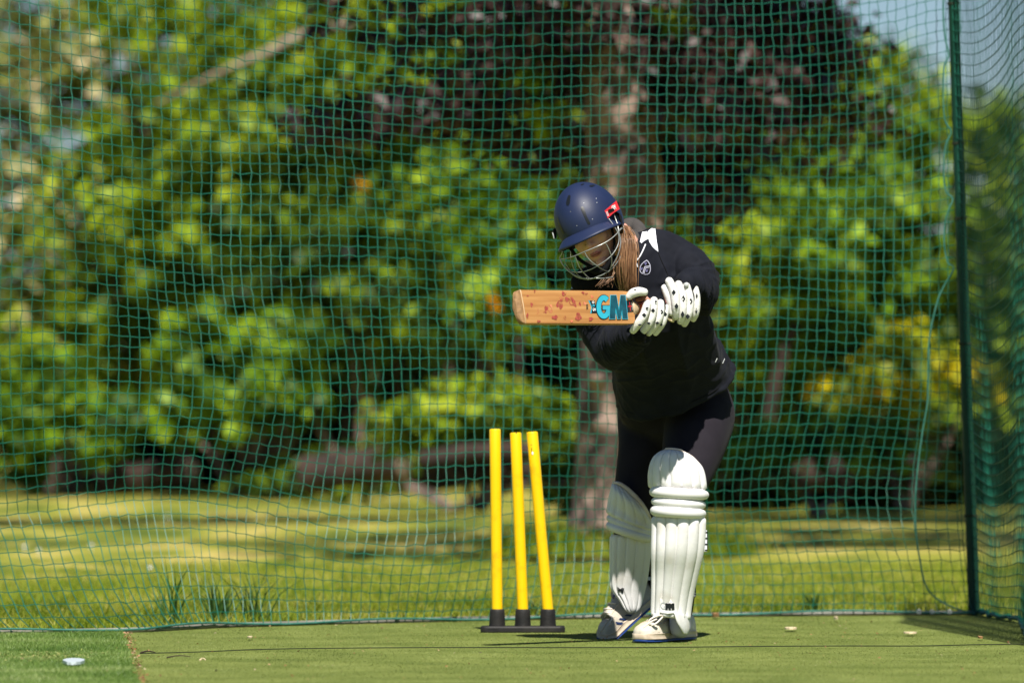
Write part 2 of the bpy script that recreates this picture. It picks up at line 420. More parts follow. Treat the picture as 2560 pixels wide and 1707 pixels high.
flat_bit('plastic_scrap', 184, 1667, oval(.032, .16, j=.1), .009, M['scrap'], 'pale bluish oval scrap of plastic lying on the left turf', 'litter', .06)
flat_bit('wood_chip', 1977, 1581, oval(.021, .05, 10, .05), .006, M['chip'], 'pale wood chip nearer the batter on the right side of the pitch', 'wood chip')
flat_bit('wood_chip', 2276, 1592, oval(.022, .04, 10, .05), .005, M['chip'], 'pale wood chip in front of the net corner post', 'wood chip')
flat_bit('wood_chip', 2090, 1556, oval(.008, .04, 8), .009, M['chip'], 'tiny pale chip lying close to the net foot rail', 'wood chip')
flat_bit('wood_chip', 625, 1603, oval(.009, .03, 8), .005, M['chip'], 'small tan chip lying left of the stumps on the pitch', 'wood chip')
flat_bit('dead_leaf', 2450, 1604, oval(.007, .05, 8, .3), .006, M['litter'], 'reddish dead leaf below the corner of the side net', 'leaf')
flat_bit('dead_leaf', 1790, 1549, oval(.011, .05, 8, .3), .012, M['litter'], 'pinkish dead leaf against the rail right of the batter', 'leaf')
def stick(px, py, dx, dy, r, label, m='log'):
    a = on_ground(px, py, .014); b_ = on_ground(px + dx, py + dy, .016)
    mb = MB().add(*tube([a, (a + b_) / 2 + Vector((0, .012, .004)), b_], [r, r * .8, r * .5], 5, 3))
    tag(mb.build('twig', M[m]), label, 'twig')
stick(352, 1642, 36, 1, .003, 'short dark twig at the left end of the dark seam line')
stick(418, 1654, 58, 0, .0022, 'long thin dark twig lying just below the seam line')
stick(500, 1661, 14, 1, .003, 'stubby pale twig below the long dark twig', 'chip')
def litter(n, xr, yr, name, label, m, smin, smax, cond=None):
    x = rng.uniform(*xr, n); y = rng.uniform(*yr, n)
    if cond is not None: k = cond(x, y); x = x[k]; y = y[k]; n = len(x)
    c = np.stack([x, y, np.full(n, .0115)], 1); s = rng.uniform(smin, smax, n); a = rng.uniform(0, 6.28, n)
    u = np.stack([np.cos(a), np.sin(a), rng.normal(0, .3, n)], 1) * s[:, None]; v = np.stack([-np.sin(a), np.cos(a), rng.normal(0, .5, n)], 1) * (s * .5)[:, None]
    o = fast_quads(name, np.stack([c - u, c - v * .7, c + u, c + v], 1), m); tag(o, label, 'debris', kind='stuff')
M['crumb'] = leaf_mat('debris_crumb', [(.25, .06, .025), (.10, .04, .02), (.45, .18, .08), (.5, .4, .25), (.03, .02, .015)], .8, .05)
litter(620, (-1.3, 1.9), (19, 24.3), 'leaf_crumbs', 'scattered tiny brown and red crumbs over the pitch', M['crumb'], .0018, .0055)
def nearedge(x, y): return np.abs(x - edge_x(y) - .01) < np.abs(rng.normal(0, .008, len(x)))
litter(12000, (-1.35, -.95), (18.9, 22.9), 'seam_debris', 'line of reddish debris along the join of the two turfs', M['crumb'], .002, .006, nearedge)
def cl(x, y): return rng.random(len(x)) < np.exp(-((x + 1.43) / .16) ** 2 - ((y - 20.8) / .32) ** 2)
M['clip'] = leaf_mat('clipping', [(.25, .30, .06), (.36, .33, .12), (.18, .26, .05), (.3, .2, .1)], .7, .2)
litter(3600, (-1.85, -1.1), (19.9, 21.6), 'grass_clippings', 'patch of dried yellow clippings on the left turf', M['clip'], .003, .009, cl)

# ------------------------------------------------------------------ cricket net
NP = np.array(NETPATH)
seg = np.r_[0, np.cumsum(np.hypot(*np.diff(NP, axis=0).T))]
NL = seg[-1]; MESH = .0388
def back_net(u, v):
    """u along the foot path (0..NL from the left), v up; arrays -> positions"""
    x0 = np.interp(u, seg, NP[:, 0]); y0 = np.interp(u, seg, NP[:, 1])
    k = np.clip(v / 2.9, 0, 1)
    xl = -2.95 + (u / NL) * (1.615 + 2.95); yl = 23.0 + (u / NL) * 1.95
    g = np.clip(v / .35, 0, 1) ** .6 * .8 + .2 * k
    rt = np.clip((NL - u) / .25, 0, 1)
    X = x0 * (1 - g) + g * xl; Y = y0 * (1 - g) + g * yl
    X = X + (1 - rt) * 0
    dz = .13 * (((X - .05) / 1.75) ** 2 - 1) * np.clip((v - .9) / 1.2, 0, 1) * rt
    dz += -.035 * X * np.clip(1 - abs(v - .9) / .9, 0, 1)
    dz += .055 * np.exp(-((X + 1.15) / .5) ** 2) * np.exp(-((v - .40) / .22) ** 2)
    dz += -.05 * np.exp(-((X + .35) / .5) ** 2) * np.exp(-((v - .35) / .22) ** 2)
    dz += .012 * np.sin(X * 5 + v * 3) * np.clip(v / .3, 0, 1)
    dx = .010 * np.sin(v * 3.2 + X * 2.2) + .005 * np.sin(v * 7 + X * 5 + 1)
    dx += -.07 * np.exp(-((v - .42) / .25) ** 2) * np.exp(-((X - 1.0) / .55) ** 2)
    dx += .05 * np.exp(-((v - .75) / .3) ** 2) * np.exp(-((X + .9) / .5) ** 2)
    dx = dx * rt * np.clip(v / .25, 0, 1)
    dy = .05 * np.sin(X * 2.6 + v * 1.7) + .025 * np.sin(X * 6 - v * 3) + .10 * np.exp(-((v - .22) / .25) ** 2) * np.sin(X * 3)
    dy = dy * rt * np.clip(v / .3, 0, 1)
    return np.stack([X + dx, Y + dy, v + dz + .012], -1)
def net_mesh(name, pos, tw, m, parent, jit=.0013, zig=1):
    nu, nv = pos.shape[:2]
    pos = pos + rng.normal(0, jit, pos.shape) * np.array([1, .6, 1])
    # alternate knots are pulled a little, as in knotted netting
    ii, jj = np.meshgrid(range(nu), range(nv), indexing='ij'); par = ((ii + jj) % 2) * 2 - 1
    pos[..., 2] += par * .0017 * zig; pos[..., 0] += par * .0012 * zig
    A = np.concatenate([pos[:-1].reshape(-1, 3), pos[:, :-1].reshape(-1, 3)]); B = np.concatenate([pos[1:].reshape(-1, 3), pos[:, 1:].reshape(-1, 3)])
    d = B - A; d /= np.linalg.norm(d, axis=1)[:, None] + 1e-9
    ref = np.where(np.abs(d[:, 2:3]) > .8, np.array([[1., 0, 0]]), np.array([[0, 0, 1.]]))
    u = np.cross(d, ref); u /= np.linalg.norm(u, axis=1)[:, None]; v = np.cross(d, u); q = []
    cs = [(1, 1), (-1, 1), (-1, -1), (1, -1)]; k = tw * .75
    for a in range(4):
        c1, c2 = cs[a], cs[(a + 1) % 4]
        q.append(np.stack([A + k * (u * c1[0] + v * c1[1]), A + k * (u * c2[0] + v * c2[1]), B + k * (u * c2[0] + v * c2[1]), B + k * (u * c1[0] + v * c1[1])], 1))
    K = pos.reshape(-1, 3); r = tw * 1.9
    X_, Y_, Z_ = np.array([r, 0, 0]), np.array([0, r, 0]), np.array([0, 0, r])
    for s in (1, -1):
        q.append(np.stack([K + X_ * s, K + Y_, K - X_ * s * .2 + Z_ * .9, K + Z_ * .2], 1))
        q.append(np.stack([K + X_ * s, K - Y_, K - X_ * s * .2 - Z_ * .9, K - Z_ * .2], 1))
    q.append(np.stack([K + X_, K + Z_, K - X_, K - Z_], 1))
    return fast_quads(name, np.concatenate(q), m, parent)
bn = thing('cricket_net', (0, 24.3, 0), 'green square mesh practice net hanging behind the batter', 'net')
U = np.arange(0, NL, MESH); U = np.append(U, NL); Vv = np.arange(0, 2.95, MESH)
UU, VV = np.meshgrid(U, Vv, indexing='ij')
net_mesh('netting', back_net(UU, VV), .0017, M['netg'], bn)
fr = [back_net(np.array(u), np.array(.0)) + np.array([0, -.008, .006 + .006 * math.sin(u * 7)]) for u in np.linspace(0, NL, 60)]
MB().add(*tube(fr, .0042, 6, 1)).build('bottom_cord', M['rope'], bn)
# side net on the right: leaves the post and runs towards the camera
def side_net(u, v):
    Y = 24.88 - u + .10 * np.clip(1 - v / .2, 0, 1) * np.sin(np.clip(u * 2, 0, 1.5))
    X0 = 1.672 - v * .039
    X = X0 + (1.768 - X0) * np.clip(u / 1.1, 0, 1) ** .8 - .066 * np.clip(u - 1.1, 0, 3) + .004 * np.sin(u * 9 + v * .8) * np.clip(u / .3, 0, 1)
    Z = v + .16 * np.clip(u, 0, 1.2) ** 1.2 * (v / 2.9) - .055 * np.sin(np.clip(u / .9, 0, 1) * math.pi) * np.clip(v / .5, 0, 1)
    return np.stack([X, Y, Z + .012], -1)
sn = thing('cricket_net', (1.75, 23.8, 0), 'green side net seen almost edge on right of the corner post', 'net')
U = np.arange(0, 3.2, MESH * .75); UU, VV = np.meshgrid(U, Vv, indexing='ij')
net_mesh('netting', side_net(UU, VV), .0017, M['netg'], sn, .0006, 0)
fr = [side_net(np.array(u), np.array(.0)) + np.array([rng.normal(0, .004), 0, rng.normal(.005, .004)]) for u in np.linspace(0, 3.1, 50)]
MB().add(*tube(fr, .009, 6, 1)).build('bottom_cord', M['netg'], sn)
# corner post
pm = thing('net_post', (1.668, 24.9, 0), 'dark green steel post at the corner of the net', 'post')
top = P(2375, -250, 24.9); bot = P(2436, 1545, 24.9); bot.z = 0
dpost = top - bot; top = bot + dpost * 1.15
MB().add(*tube([bot, bot + dpost * .5, top], [.0215, .0205, .0195], 20, 2, cap=False)).build('pole', M['post'], pm)
for f_ in (.14, .38, .555, .66, .855, .99):
    c = bot + dpost * f_
    MB().add(*tube([c - dpost.normalized() * .004, c + dpost.normalized() * .004], [.0235, .0235], 18, 1, cap=False)).build('cord_tie', M['seam'], pm)
# lacing cord that loops along the post
lc = [(2362, -200), (2358, 10), (2362, 90), (2372, 138), (2361, 165), (2358, 230), (2362, 300), (2378, 330), (2364, 365), (2359, 430), (2365, 480), (2382, 498), (2366, 540), (2360, 600), (2368, 655), (2384, 672), (2352, 730), (2334, 790), (2322, 860), (2320, 960), (2318, 1010), (2306, 1080), (2293, 1180), (2288, 1260), (2291, 1340), (2300, 1400), (2314, 1462), (2345, 1498), (2400, 1524), (2436, 1532)]
MB().add(*tube([P(x, y, 24.80) for x, y in lc], .0034, 6, 4)).build('lacing_cord', M['rope'], pm)
# foot rail
rl = thing('foot_rail', (0, 24.2, 0), 'grey metal rail along the foot of the back net', 'rail')
def railpt(u): 
    return (float(np.interp(u, seg, NP[:, 0])), float(np.interp(u, seg, NP[:, 1])) + .022, .0)
rp = [railpt(u) for u in np.linspace(0.02, NL - .01, 34)]
MB().add(*tube([(x, y, .012) for x, y, z in rp], .0085, 8, 2)).build('rail', M['rail'], rl)
for px in (2297, 2330, 2374):
    c = on_ground(px, 1541, .018); c.y = 24.80
    mb = MB(); ring = [(c.x + .007 * math.cos(a), c.y, c.z + .007 * math.sin(a)) for a in np.linspace(0, 6.0, 9)]
    mb.add(*tube(ring, .0025, 6, 1)); mb.build('eye_bolt', M['bolt'], rl)
for u in (2.95, 3.2, 3.85, 4.25):
    x, y, z = railpt(u); MB().add(*tube([(x - .004, y, .012), (x + .004, y, .012)], .0105, 8, 1)).build('cord_tie', M['seam'], rl)

# ------------------------------------------------------------------ trees and shrubs
def leaf_quads(C, size, out=None, up=.5):
    n = len(C)
    nr = rng.normal(size=(n, 3)); nr[:, 2] = np.abs(nr[:, 2]) + up
    if out is not None: nr += out * .8
    nr /= np.linalg.norm(nr, axis=1)[:, None]
    a = rng.normal(size=(n, 3)); a -= nr * (a * nr).sum(1)[:, None]; a /= np.linalg.norm(a, axis=1)[:, None]
    b_ = np.cross(nr, a); s = size * rng.uniform(.6, 1.25, n)[:, None]
    fold = nr * s * .12
    return np.stack([C - a * s * .5, C + b_ * s * .27 + fold, C + a * s * .5, C - b_ * s * .27 + fold], 1)
def crown_pts(blobs, cr):
    """blobs: (center, rx, ry, rz, nclumps, nleaves). clumps of leaves on the outer part of each blob"""
    C = []; O = []
    for c, rx, ry, rz, nc, nl in blobs:
        d = rng.normal(size=(nc, 3)); d /= np.linalg.norm(d, axis=1)[:, None]
        rr = rng.uniform(.25, 1.12, nc) ** .8
        cc = np.array(c) + d * rr[:, None] * np.array([rx, ry, rz])
        k = np.repeat(np.arange(nc), nl)
        C.append(cc[k] + rng.normal(0, 1, (len(k), 3)) * cr * rng.uniform(.5, 1.2, nc)[k][:, None] * np.array([1, 1, .75])); O.append(d[k])
    return np.concatenate(C), np.concatenate(O)
def crown(name, blobs, size, m, parent, cr=.12, up=.5):
    blobs = [(c, a * 1.1, b2_, d * 1.1, int(nc * 1.25), int(nl * .62)) for c, a, b2_, d, nc, nl in blobs]; cr *= .62; size *= 1.22
    C, O = crown_pts(blobs, cr); return fast_quads(name, leaf_quads(C, size, O, up), m, parent)
def limbs(name, base, tips, r0, m, parent, n=8):
    mb = MB()
    for t in tips:
        b0 = Vector(base[0]); t = Vector(t); mid = b0.lerp(t, .5) + Vector((random.uniform(-.15, .15), random.uniform(-.1, .1), random.uniform(0, .2)))
        mb.add(*tube([b0, mid, t], [r0, r0 * .6, r0 * .2], n, 4))
    return mb.build(name, m, parent)

LM = {
 'laurel': leaf_mat('laurel_leaf', [(.009, .022, .003), (.05, .11, .005), (.15, .27, .010), (.33, .45, .03)], .5, .13, .2),
 'lime': leaf_mat('lime_leaf', [(.015, .03, .003), (.075, .135, .006), (.23, .33, .010), (.44, .50, .035)], .5, .15, .2),
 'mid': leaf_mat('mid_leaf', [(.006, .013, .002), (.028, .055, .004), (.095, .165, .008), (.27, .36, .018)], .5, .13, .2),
 'pale': leaf_mat('pale_leaf', [(.02, .035, .006), (.08, .11, .015), (.24, .26, .05), (.75, .62, .38)], .5, .15, .25),
 'dark': leaf_mat('shade_dark_leaf', [(.003, .004, .001), (.006, .010, .002), (.016, .030, .003)], .7, .08, .05),  # near black, shade between the bushes put into the leaf colour
 'copper': leaf_mat('copper_leaf', [(.005, .003, .002), (.018, .007, .005), (.045, .020, .015), (.13, .08, .07)], .42, .06, .4),  # palest stop paints sunlit mauve glints into the leaves
 'yellow': leaf_mat('yellow_leaf', [(.03, .05, .004), (.12, .18, .008), (.32, .34, .01), (.75, .56, .01)], .5, .15, .2),
}
def px_blob(px, py, Y, rpx, rpz, ry, nc, nl):
    s = F / Y; return (P(px, py, Y), rpx / s, ry, rpz / s, nc, nl)
def shrub(name, label, cat, lm, size, cr, blobs, stem=None, up=.5, group=None, stem_m='bark2'):
    c = np.mean([np.array(b_[0]) for b_ in blobs], axis=0)
    base = Vector((c[0], c[1], 0)) if stem is None else Vector(stem)
    t = thing(name, base, label, cat, group)
    crown('foliage', blobs, size, LM[lm], t, cr, up)
    if stem is not None: return t
    tips = [tuple(np.array(b_[0]) * np.array([1, 1, .8])) for b_ in blobs]
    limbs('stem', [base + Vector((0, .3, -.02))], [Vector(p) + Vector((0, .3, 0)) for p in tips], .035, M['bark'], t)
    return t
G = 'shrubs and trees growing behind the net'
# back layer, leaves coloured near black for the shade in the gaps
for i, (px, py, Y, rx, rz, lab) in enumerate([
    (330, 1000, 62, 360, 330, 'shade-coloured evergreen behind the bright laurels at the lower left'),
    (820, 980, 63, 330, 330, 'shade-coloured evergreen behind the low mound left of the stumps'),
    (1200, 900, 62, 300, 330, 'shade-coloured evergreen directly behind the stumps'),
    (1560, 850, 61, 330, 420, 'shade-coloured evergreen behind the big tree trunk'),
    (1950, 1000, 62, 330, 380, 'shade-coloured evergreen behind the batter to the right'),
    (2330, 1050, 62, 330, 330, 'shade-coloured evergreen behind the corner post'),
    (2600, 1000, 62, 300, 300, 'shade-coloured evergreen behind the side net'),
    (1050, 500, 64, 330, 330, 'shade-coloured tall evergreen seen above the stumps'),
    (1500, 420, 62, 330, 330, 'shade-coloured tall evergreen behind the top of the trunk'),
    (1850, 430, 60, 250, 230, 'shade-coloured evergreen high right of the trunk'),
    (1150, 120, 64, 360, 260, 'shade-coloured evergreen whose top fills the sky left of the trunk'),
    (1650, 60, 62, 330, 260, 'shade-coloured evergreen whose top fills the sky right of the trunk'),
    (720, 420, 64, 330, 330, 'shade-coloured evergreen behind the slanting pale bough')]):
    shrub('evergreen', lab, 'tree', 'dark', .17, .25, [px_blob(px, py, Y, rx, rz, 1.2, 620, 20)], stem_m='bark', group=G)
shrub('laurel_bush', 'bright green laurel bush at the far left edge', 'shrub', 'laurel', .12, .11,
      [px_blob(150, 1030, 53, 130, 130, .5, 70, 16), px_blob(60, 1100, 53.5, 90, 110, .4, 30, 14), px_blob(270, 1050, 53.5, 90, 90, .4, 26, 14)], group=G)
shrub('laurel_bush', 'bright glossy laurel left of centre above the brown log', 'shrub', 'laurel', .12, .12,
      [px_blob(540, 900, 52, 150, 130, .5, 75, 16), px_blob(640, 1010, 52, 150, 100, .5, 60, 16), px_blob(700, 860, 52.4, 130, 100, .5, 40, 14), px_blob(450, 1030, 53, 110, 80, .4, 22, 12)], group=G)
shrub('low_mound_shrub', 'round yellow green shrub behind the yellow stumps', 'shrub', 'lime', .09, .09,
      [px_blob(1190, 1030, 47, 190, 70, .5, 120, 18), px_blob(1040, 1080, 47, 120, 60, .4, 50, 14), px_blob(1370, 1070, 47, 90, 60, .4, 50, 14)], group=G)
shrub('leafy_bush', 'large mid green bush above and left of the stumps', 'shrub', 'mid', .13, .14,
      [px_blob(860, 640, 55, 260, 170, .9, 110, 18), px_blob(1130, 830, 54, 120, 90, .7, 22, 14), px_blob(700, 660, 56, 180, 180, .8, 80, 18)], group=G)
shrub('leafy_bush', 'mid green bush just left of the trunk beside the helmet', 'shrub', 'laurel', .12, .12,
      [px_blob(1270, 620, 53, 160, 240, .6, 60, 16), px_blob(1190, 480, 54, 160, 130, .6, 40, 14)], group=G)
shrub('lime_tree', 'tall yellow green tree with a bare pale bough, upper left', 'tree', 'lime', .13, .15,
      [px_blob(650, 330, 56, 250, 170, .8, 105, 18), px_blob(820, 160, 56, 220, 190, .8, 100, 18), px_blob(560, 520, 56, 200, 160, .8, 70, 16), px_blob(430, 620, 56, 160, 120, .7, 45, 16), px_blob(620, 60, 57, 260, 120, .8, 80, 16), px_blob(980, 40, 57, 200, 120, .8, 70, 16), px_blob(330, 20, 57.5, 160, 90, .8, 34, 14), px_blob(1010, 300, 56, 160, 110, .7, 40, 16)], group=G)
shrub('pale_willow', 'pale dry looking willow with sky showing through at the left', 'tree', 'pale', .14, .17,
      [px_blob(140, 300, 60, 260, 260, 1, 90, 16), px_blob(330, 170, 60, 260, 180, 1, 75, 16), px_blob(110, 700, 59, 230, 240, 1, 150, 16), px_blob(330, 560, 60, 200, 200, 1, 75, 16), px_blob(300, 840, 58, 220, 120, .8, 95, 16), px_blob(60, 120, 61, 150, 120, .8, 46, 16), px_blob(240, 50, 61, 170, 90, .8, 40, 16), px_blob(40, 480, 60, 120, 160, .8, 40, 16)], group=G)
shrub('leafy_bush', 'bright green bush right of the helmet', 'shrub', 'lime', .12, .12,
      [px_blob(1700, 470, 49, 70, 110, .4, 40, 16), px_blob(1790, 560, 49, 130, 150, .5, 85, 16), px_blob(1870, 740, 51.5, 130, 110, .5, 60, 16), px_blob(1720, 480, 51.5, 80, 70, .4, 24, 14)], group=G)
shrub('leafy_bush', 'broad bright green bush filling the right side before the post', 'shrub', 'laurel', .13, .14,
      [px_blob(2080, 600, 50, 200, 200, .7, 120, 18), px_blob(2200, 430, 51, 170, 150, .6, 80, 18), px_blob(2050, 850, 51, 190, 150, .6, 70, 16), px_blob(2300, 650, 51, 150, 160, .6, 60, 16)], group=G)
shrub('leafy_bush', 'green tree top meeting the sky beyond the corner post', 'shrub', 'lime', .12, .13,
      [px_blob(2220, 210, 55, 120, 100, .5, 60, 14), px_blob(2330, 290, 56, 90, 90, .5, 46, 14), px_blob(2460, 330, 55, 80, 90, .5, 30, 14), px_blob(2050, 170, 56, 110, 90, .5, 40, 14), px_blob(2530, 420, 54, 160, 180, .6, 75, 16), px_blob(2060, 330, 55, 120, 130, .6, 50, 14)], group=G)
shrub('yellow_shrub', 'bush with yellow leaves left of the corner post', 'shrub', 'yellow', .10, .10,
      [px_blob(2250, 930, 46, 120, 95, .4, 56, 14), px_blob(2420, 940, 46.5, 70, 60, .3, 20, 12), px_blob(2120, 1000, 46, 70, 60, .3, 22, 12)], group=G)
shrub('dark_undergrowth', 'shade-coloured undergrowth low down right of the batter', 'shrub', 'dark', .12, .14, [px_blob(1900, 1190, 49, 160, 70, .5, 120, 18), px_blob(2200, 1190, 49, 200, 80, .5, 150, 18), px_blob(2480, 1180, 49, 120, 90, .5, 80, 18)], group=G)
shrub('low_shrub', 'low green shrub right of the batter above the shaded ground', 'shrub', 'laurel', .10, .10,
      [px_blob(1930, 1110, 45, 120, 50, .4, 50, 14), px_blob(2150, 1100, 45, 140, 60, .4, 55, 14)], group=G)
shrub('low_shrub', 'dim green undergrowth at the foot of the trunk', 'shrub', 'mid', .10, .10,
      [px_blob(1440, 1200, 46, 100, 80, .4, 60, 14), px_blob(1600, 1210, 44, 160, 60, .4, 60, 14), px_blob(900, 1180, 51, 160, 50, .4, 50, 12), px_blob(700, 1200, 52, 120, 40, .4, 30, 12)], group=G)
shrub('leafy_bush', 'green bush behind the side net at the right edge', 'shrub', 'mid', .12, .12,
      [px_blob(2520, 720, 50, 120, 200, .5, 80, 16), px_blob(2480, 1100, 50, 160, 160, .5, 80, 16)], group=G)
for i, (px, py, Y, lm, rx, rz, nc, lab) in enumerate([
    (120, 850, 57, 'lime', 260, 200, 70, 'yellow green bush low at the left edge behind the laurel'), (420, 760, 57, 'mid', 240, 220, 110, 'mid green bush left with dark gaps'),
    (300, 480, 57, 'lime', 220, 200, 60, 'yellow green crown in front of the pale willow'), (700, 900, 56, 'mid', 260, 150, 80, 'dim bush between the laurel and the low mound'), (980, 560, 57, 'mid', 260, 240, 130, 'mid green tree above the stumps'),
    (1100, 760, 56.5, 'mid', 230, 160, 55, 'sparse bush in the dark gap left of the bat'), (860, 380, 58, 'lime', 260, 170, 80, 'sunny tree crown left of the copper leaves'),
    (470, 420, 58, 'mid', 260, 200, 90, 'olive tree crown under the pale bough'), (650, 180, 59, 'mid', 330, 200, 100, 'olive tree crown above the pale bough'),
    (1130, 60, 59, 'mid', 300, 170, 80, 'green crown at the top centre'), (1980, 480, 56, 'mid', 220, 260, 90, 'mid green bush between the copper leaves and the post'),
    (2250, 620, 54, 'lime', 200, 240, 80, 'yellow green bush beside the corner post'), (1860, 700, 53, 'lime', 200, 200, 70, 'yellow green bush close right of the batter elbow'), (1960, 640, 54, 'laurel', 260, 200, 80, 'deep green bush behind the lime bush on the right'), (1900, 900, 54, 'mid', 230, 170, 45, 'sparse dim bush right of the batter'),
    (2150, 1000, 53, 'mid', 240, 130, 70, 'dim bush under the yellow leaves'), (2480, 800, 53, 'mid', 170, 300, 80, 'dim bush behind the side net'),
    (1330, 480, 57, 'mid', 200, 260, 50, 'sparse green bush left of the trunk top'), (1700, 420, 56, 'mid', 150, 140, 26, 'sparse green twigs right of the trunk top')]):
    shrub('mixed_bush', lab, 'shrub', lm, .13, .16, [px_blob(px, py, Y, rx, rz, .9, nc, 16)], group=G)
# the copper tree
tb = on_ground(1545, 1385, 0)
ct = thing('copper_beech', tb, 'big dark red leaved tree whose trunk rises behind the batter', 'tree')
TY = tb.y
mb = MB()
mb.add(*tube([Vector((tb.x, TY, -.1)), P(1548, 1250, TY), P(1552, 950, TY), P(1560, 700, TY), P(1565, 520, TY), P(1552, 330, TY), P(1530, 120, TY), P(1500, -200, TY), P(1480, -700, TY)],
             [.36, .225, .205, .20, .20, .165, .14, .11, .08], 28, 8))
for a in range(6):
    pass
mb.add(*tube([P(1560, 180, TY), P(1660, 60, TY + .1), P(1790, -120, TY + .2), P(1900, -400, TY + .3)], [.09, .08, .07, .05], 14, 5))
mb.add(*tube([P(1540, 230, TY), P(1440, 100, TY + .1), P(1330, -20, TY + .2), P(1200, -220, TY + .3)], [.09, .07, .05, .03], 12, 5))
for i in range(26):
    f = random.random(); c = P(1552 + random.uniform(-60, 60), 350 + f * 750, TY); c.y -= .17
    mb.add(*ell(c, random.uniform(.03, .09), .05, random.uniform(.03, .09)))
def barkd(p, no): return .02 * wav(p * np.array([1, 1, .35]), 22, 3) + .012 * wav(p, 40, 4)
remesh('trunk', mb, .025, M['bark'], ct, 3, displace=barkd)
cb = [px_blob(1600, 90, TY + .5, 330, 150, 1.0, 110, 20), px_blob(1830, 220, TY - .2, 200, 150, 1.0, 130, 20), px_blob(1750, 430, TY + .8, 140, 130, .7, 70, 18),
      px_blob(1330, 60, TY, 200, 120, 1.0, 70, 18), px_blob(1100, 260, TY + 1, 230, 75, .9, 60, 16), px_blob(850, 310, TY + 2, 110, 40, .5, 24, 14), px_blob(2010, 150, TY, 130, 110, .7, 55, 16),
      px_blob(1250, 200, TY + 1.5, 260, 130, .8, 70, 14), px_blob(950, 60, TY + 2, 200, 70, .6, 24, 12), px_blob(1480, 30, TY + .6, 260, 80, .7, 50, 16), px_blob(1900, 60, TY - .3, 200, 110, .7, 70, 14), px_blob(2060, 330, TY, 160, 90, .6, 24, 10), px_blob(2190, 290, TY, 90, 60, .5, 9, 8), px_blob(1350, 380, TY + 1, 150, 60, .6, 22, 14)]
crown('foliage', cb, .085, LM['copper'], ct, .10)
up_ = [((tb.x + x, TY + y, z), rx, ry, rz, nc, 20) for x, y, z, rx, ry, rz, nc in
       [(.4, -1.8, 4.3, 1.7, .6, .35, 50), (-.3, -2.9, 4.5, 1.2, .7, .4, 46), (0, .3, 5.2, 3.0, 1.7, 1.4, 240), (-1.8, .4, 4.3, 1.6, 1.8, .9, 130), (2.2, -.3, 4.4, 1.2, 1.6, .9, 110), (1.7, -1.2, 4.7, 1.0, 1.2, .7, 60)]]
crown('upper_foliage', up_, .13, LM['copper'], ct, .2)  # unseen crown; its front clumps are added to dapple the trunk with shade
shrub('green_sprigs', 'yellow green leafy sprigs hanging at the top left of the trunk', 'shrub', 'lime', .08, .07,
      [px_blob(1160, 110, 38, 100, 70, .3, 30, 14), px_blob(1060, 230, 38, 90, 50, .3, 14, 12), px_blob(1260, 300, 37, 80, 70, .3, 12, 12), px_blob(1340, 190, 34.3, 40, 30, .2, 6, 10), px_blob(1365, 285, 34.4, 40, 30, .2, 7, 10), px_blob(1690, 60, 34, 40, 30, .2, 5, 10), px_blob(1700, 340, 36, 90, 60, .3, 14, 12), px_blob(1560, 120, 37, 60, 40, .2, 6, 10), px_blob(1720, 300, 34.5, 60, 40, .3, 7, 10), px_blob(1990, 250, 36, 70, 60, .3, 16, 12), px_blob(1440, 90, 34.5, 50, 60, .2, 9, 10), px_blob(1930, 80, 37, 90, 80, .4, 24, 12), px_blob(1690, 70, 34, 50, 30, .2, 6, 8)], stem=(tb.x + .1, TY + .5, 0), group=G)
def reg_root(n):
    a = rng.random(n) * 2 * math.pi; r_ = .22 + np.abs(rng.normal(0, .22, n)); return tb.x + r_ * np.cos(a), TY + r_ * np.sin(a)
tag(blades('root_grass', 5000, reg_root, .04, .17, .004, M['gblade'], .4), 'longer uncut grass round the foot of the big trunk', 'grass', kind='stuff')
# bare pale bough of the lime tree
o = thing('bare_bough_tree', P(760, 1240, 55.5), 'slim tree whose bare pale bough slants across the upper left', 'tree')
MB().add(*tube([P(940, 1235, 57), P(900, 700, 56.5), P(860, 120, 56), P(800, -200, 56)], [.09, .07, .05, .03], 8, 4)).build('trunk', M['bark2'], o)
MB().add(*tube([P(870, 60, 55.2), P(745, 92, 54.6), P(660, 135, 54.2), P(585, 165, 54), P(480, 215, 54), P(390, 260, 54)], [.045, .04, .034, .025, .018, .01], 8, 4)).build('branch', M['bark2'], o)
# orange yellow blooms
for px, py, Y, lab in ((905, 463, 52, 'single orange bloom left of centre high in the bush'), (1230, 745, 50, 'orange bloom beside the toe of the bat'), (2025, 985, 45, 'yellow bloom low right of the batter'), (2200, 985, 45, 'yellow bloom low beside the post'), (1240, 765, 50, 'second orange bloom just below the one beside the bat toe')):
    C = np.array(P(px, py, Y)) + rng.normal(0, .02, (14, 3)); q = fast_quads('bloom', leaf_quads(C, .07), M.setdefault('bloom', leaf_mat('bloom_petal', [(.75, .38, .01), (.8, .5, .02)], .5, .3)))
    tag(q, lab, 'flower', 'blooms among the bushes')
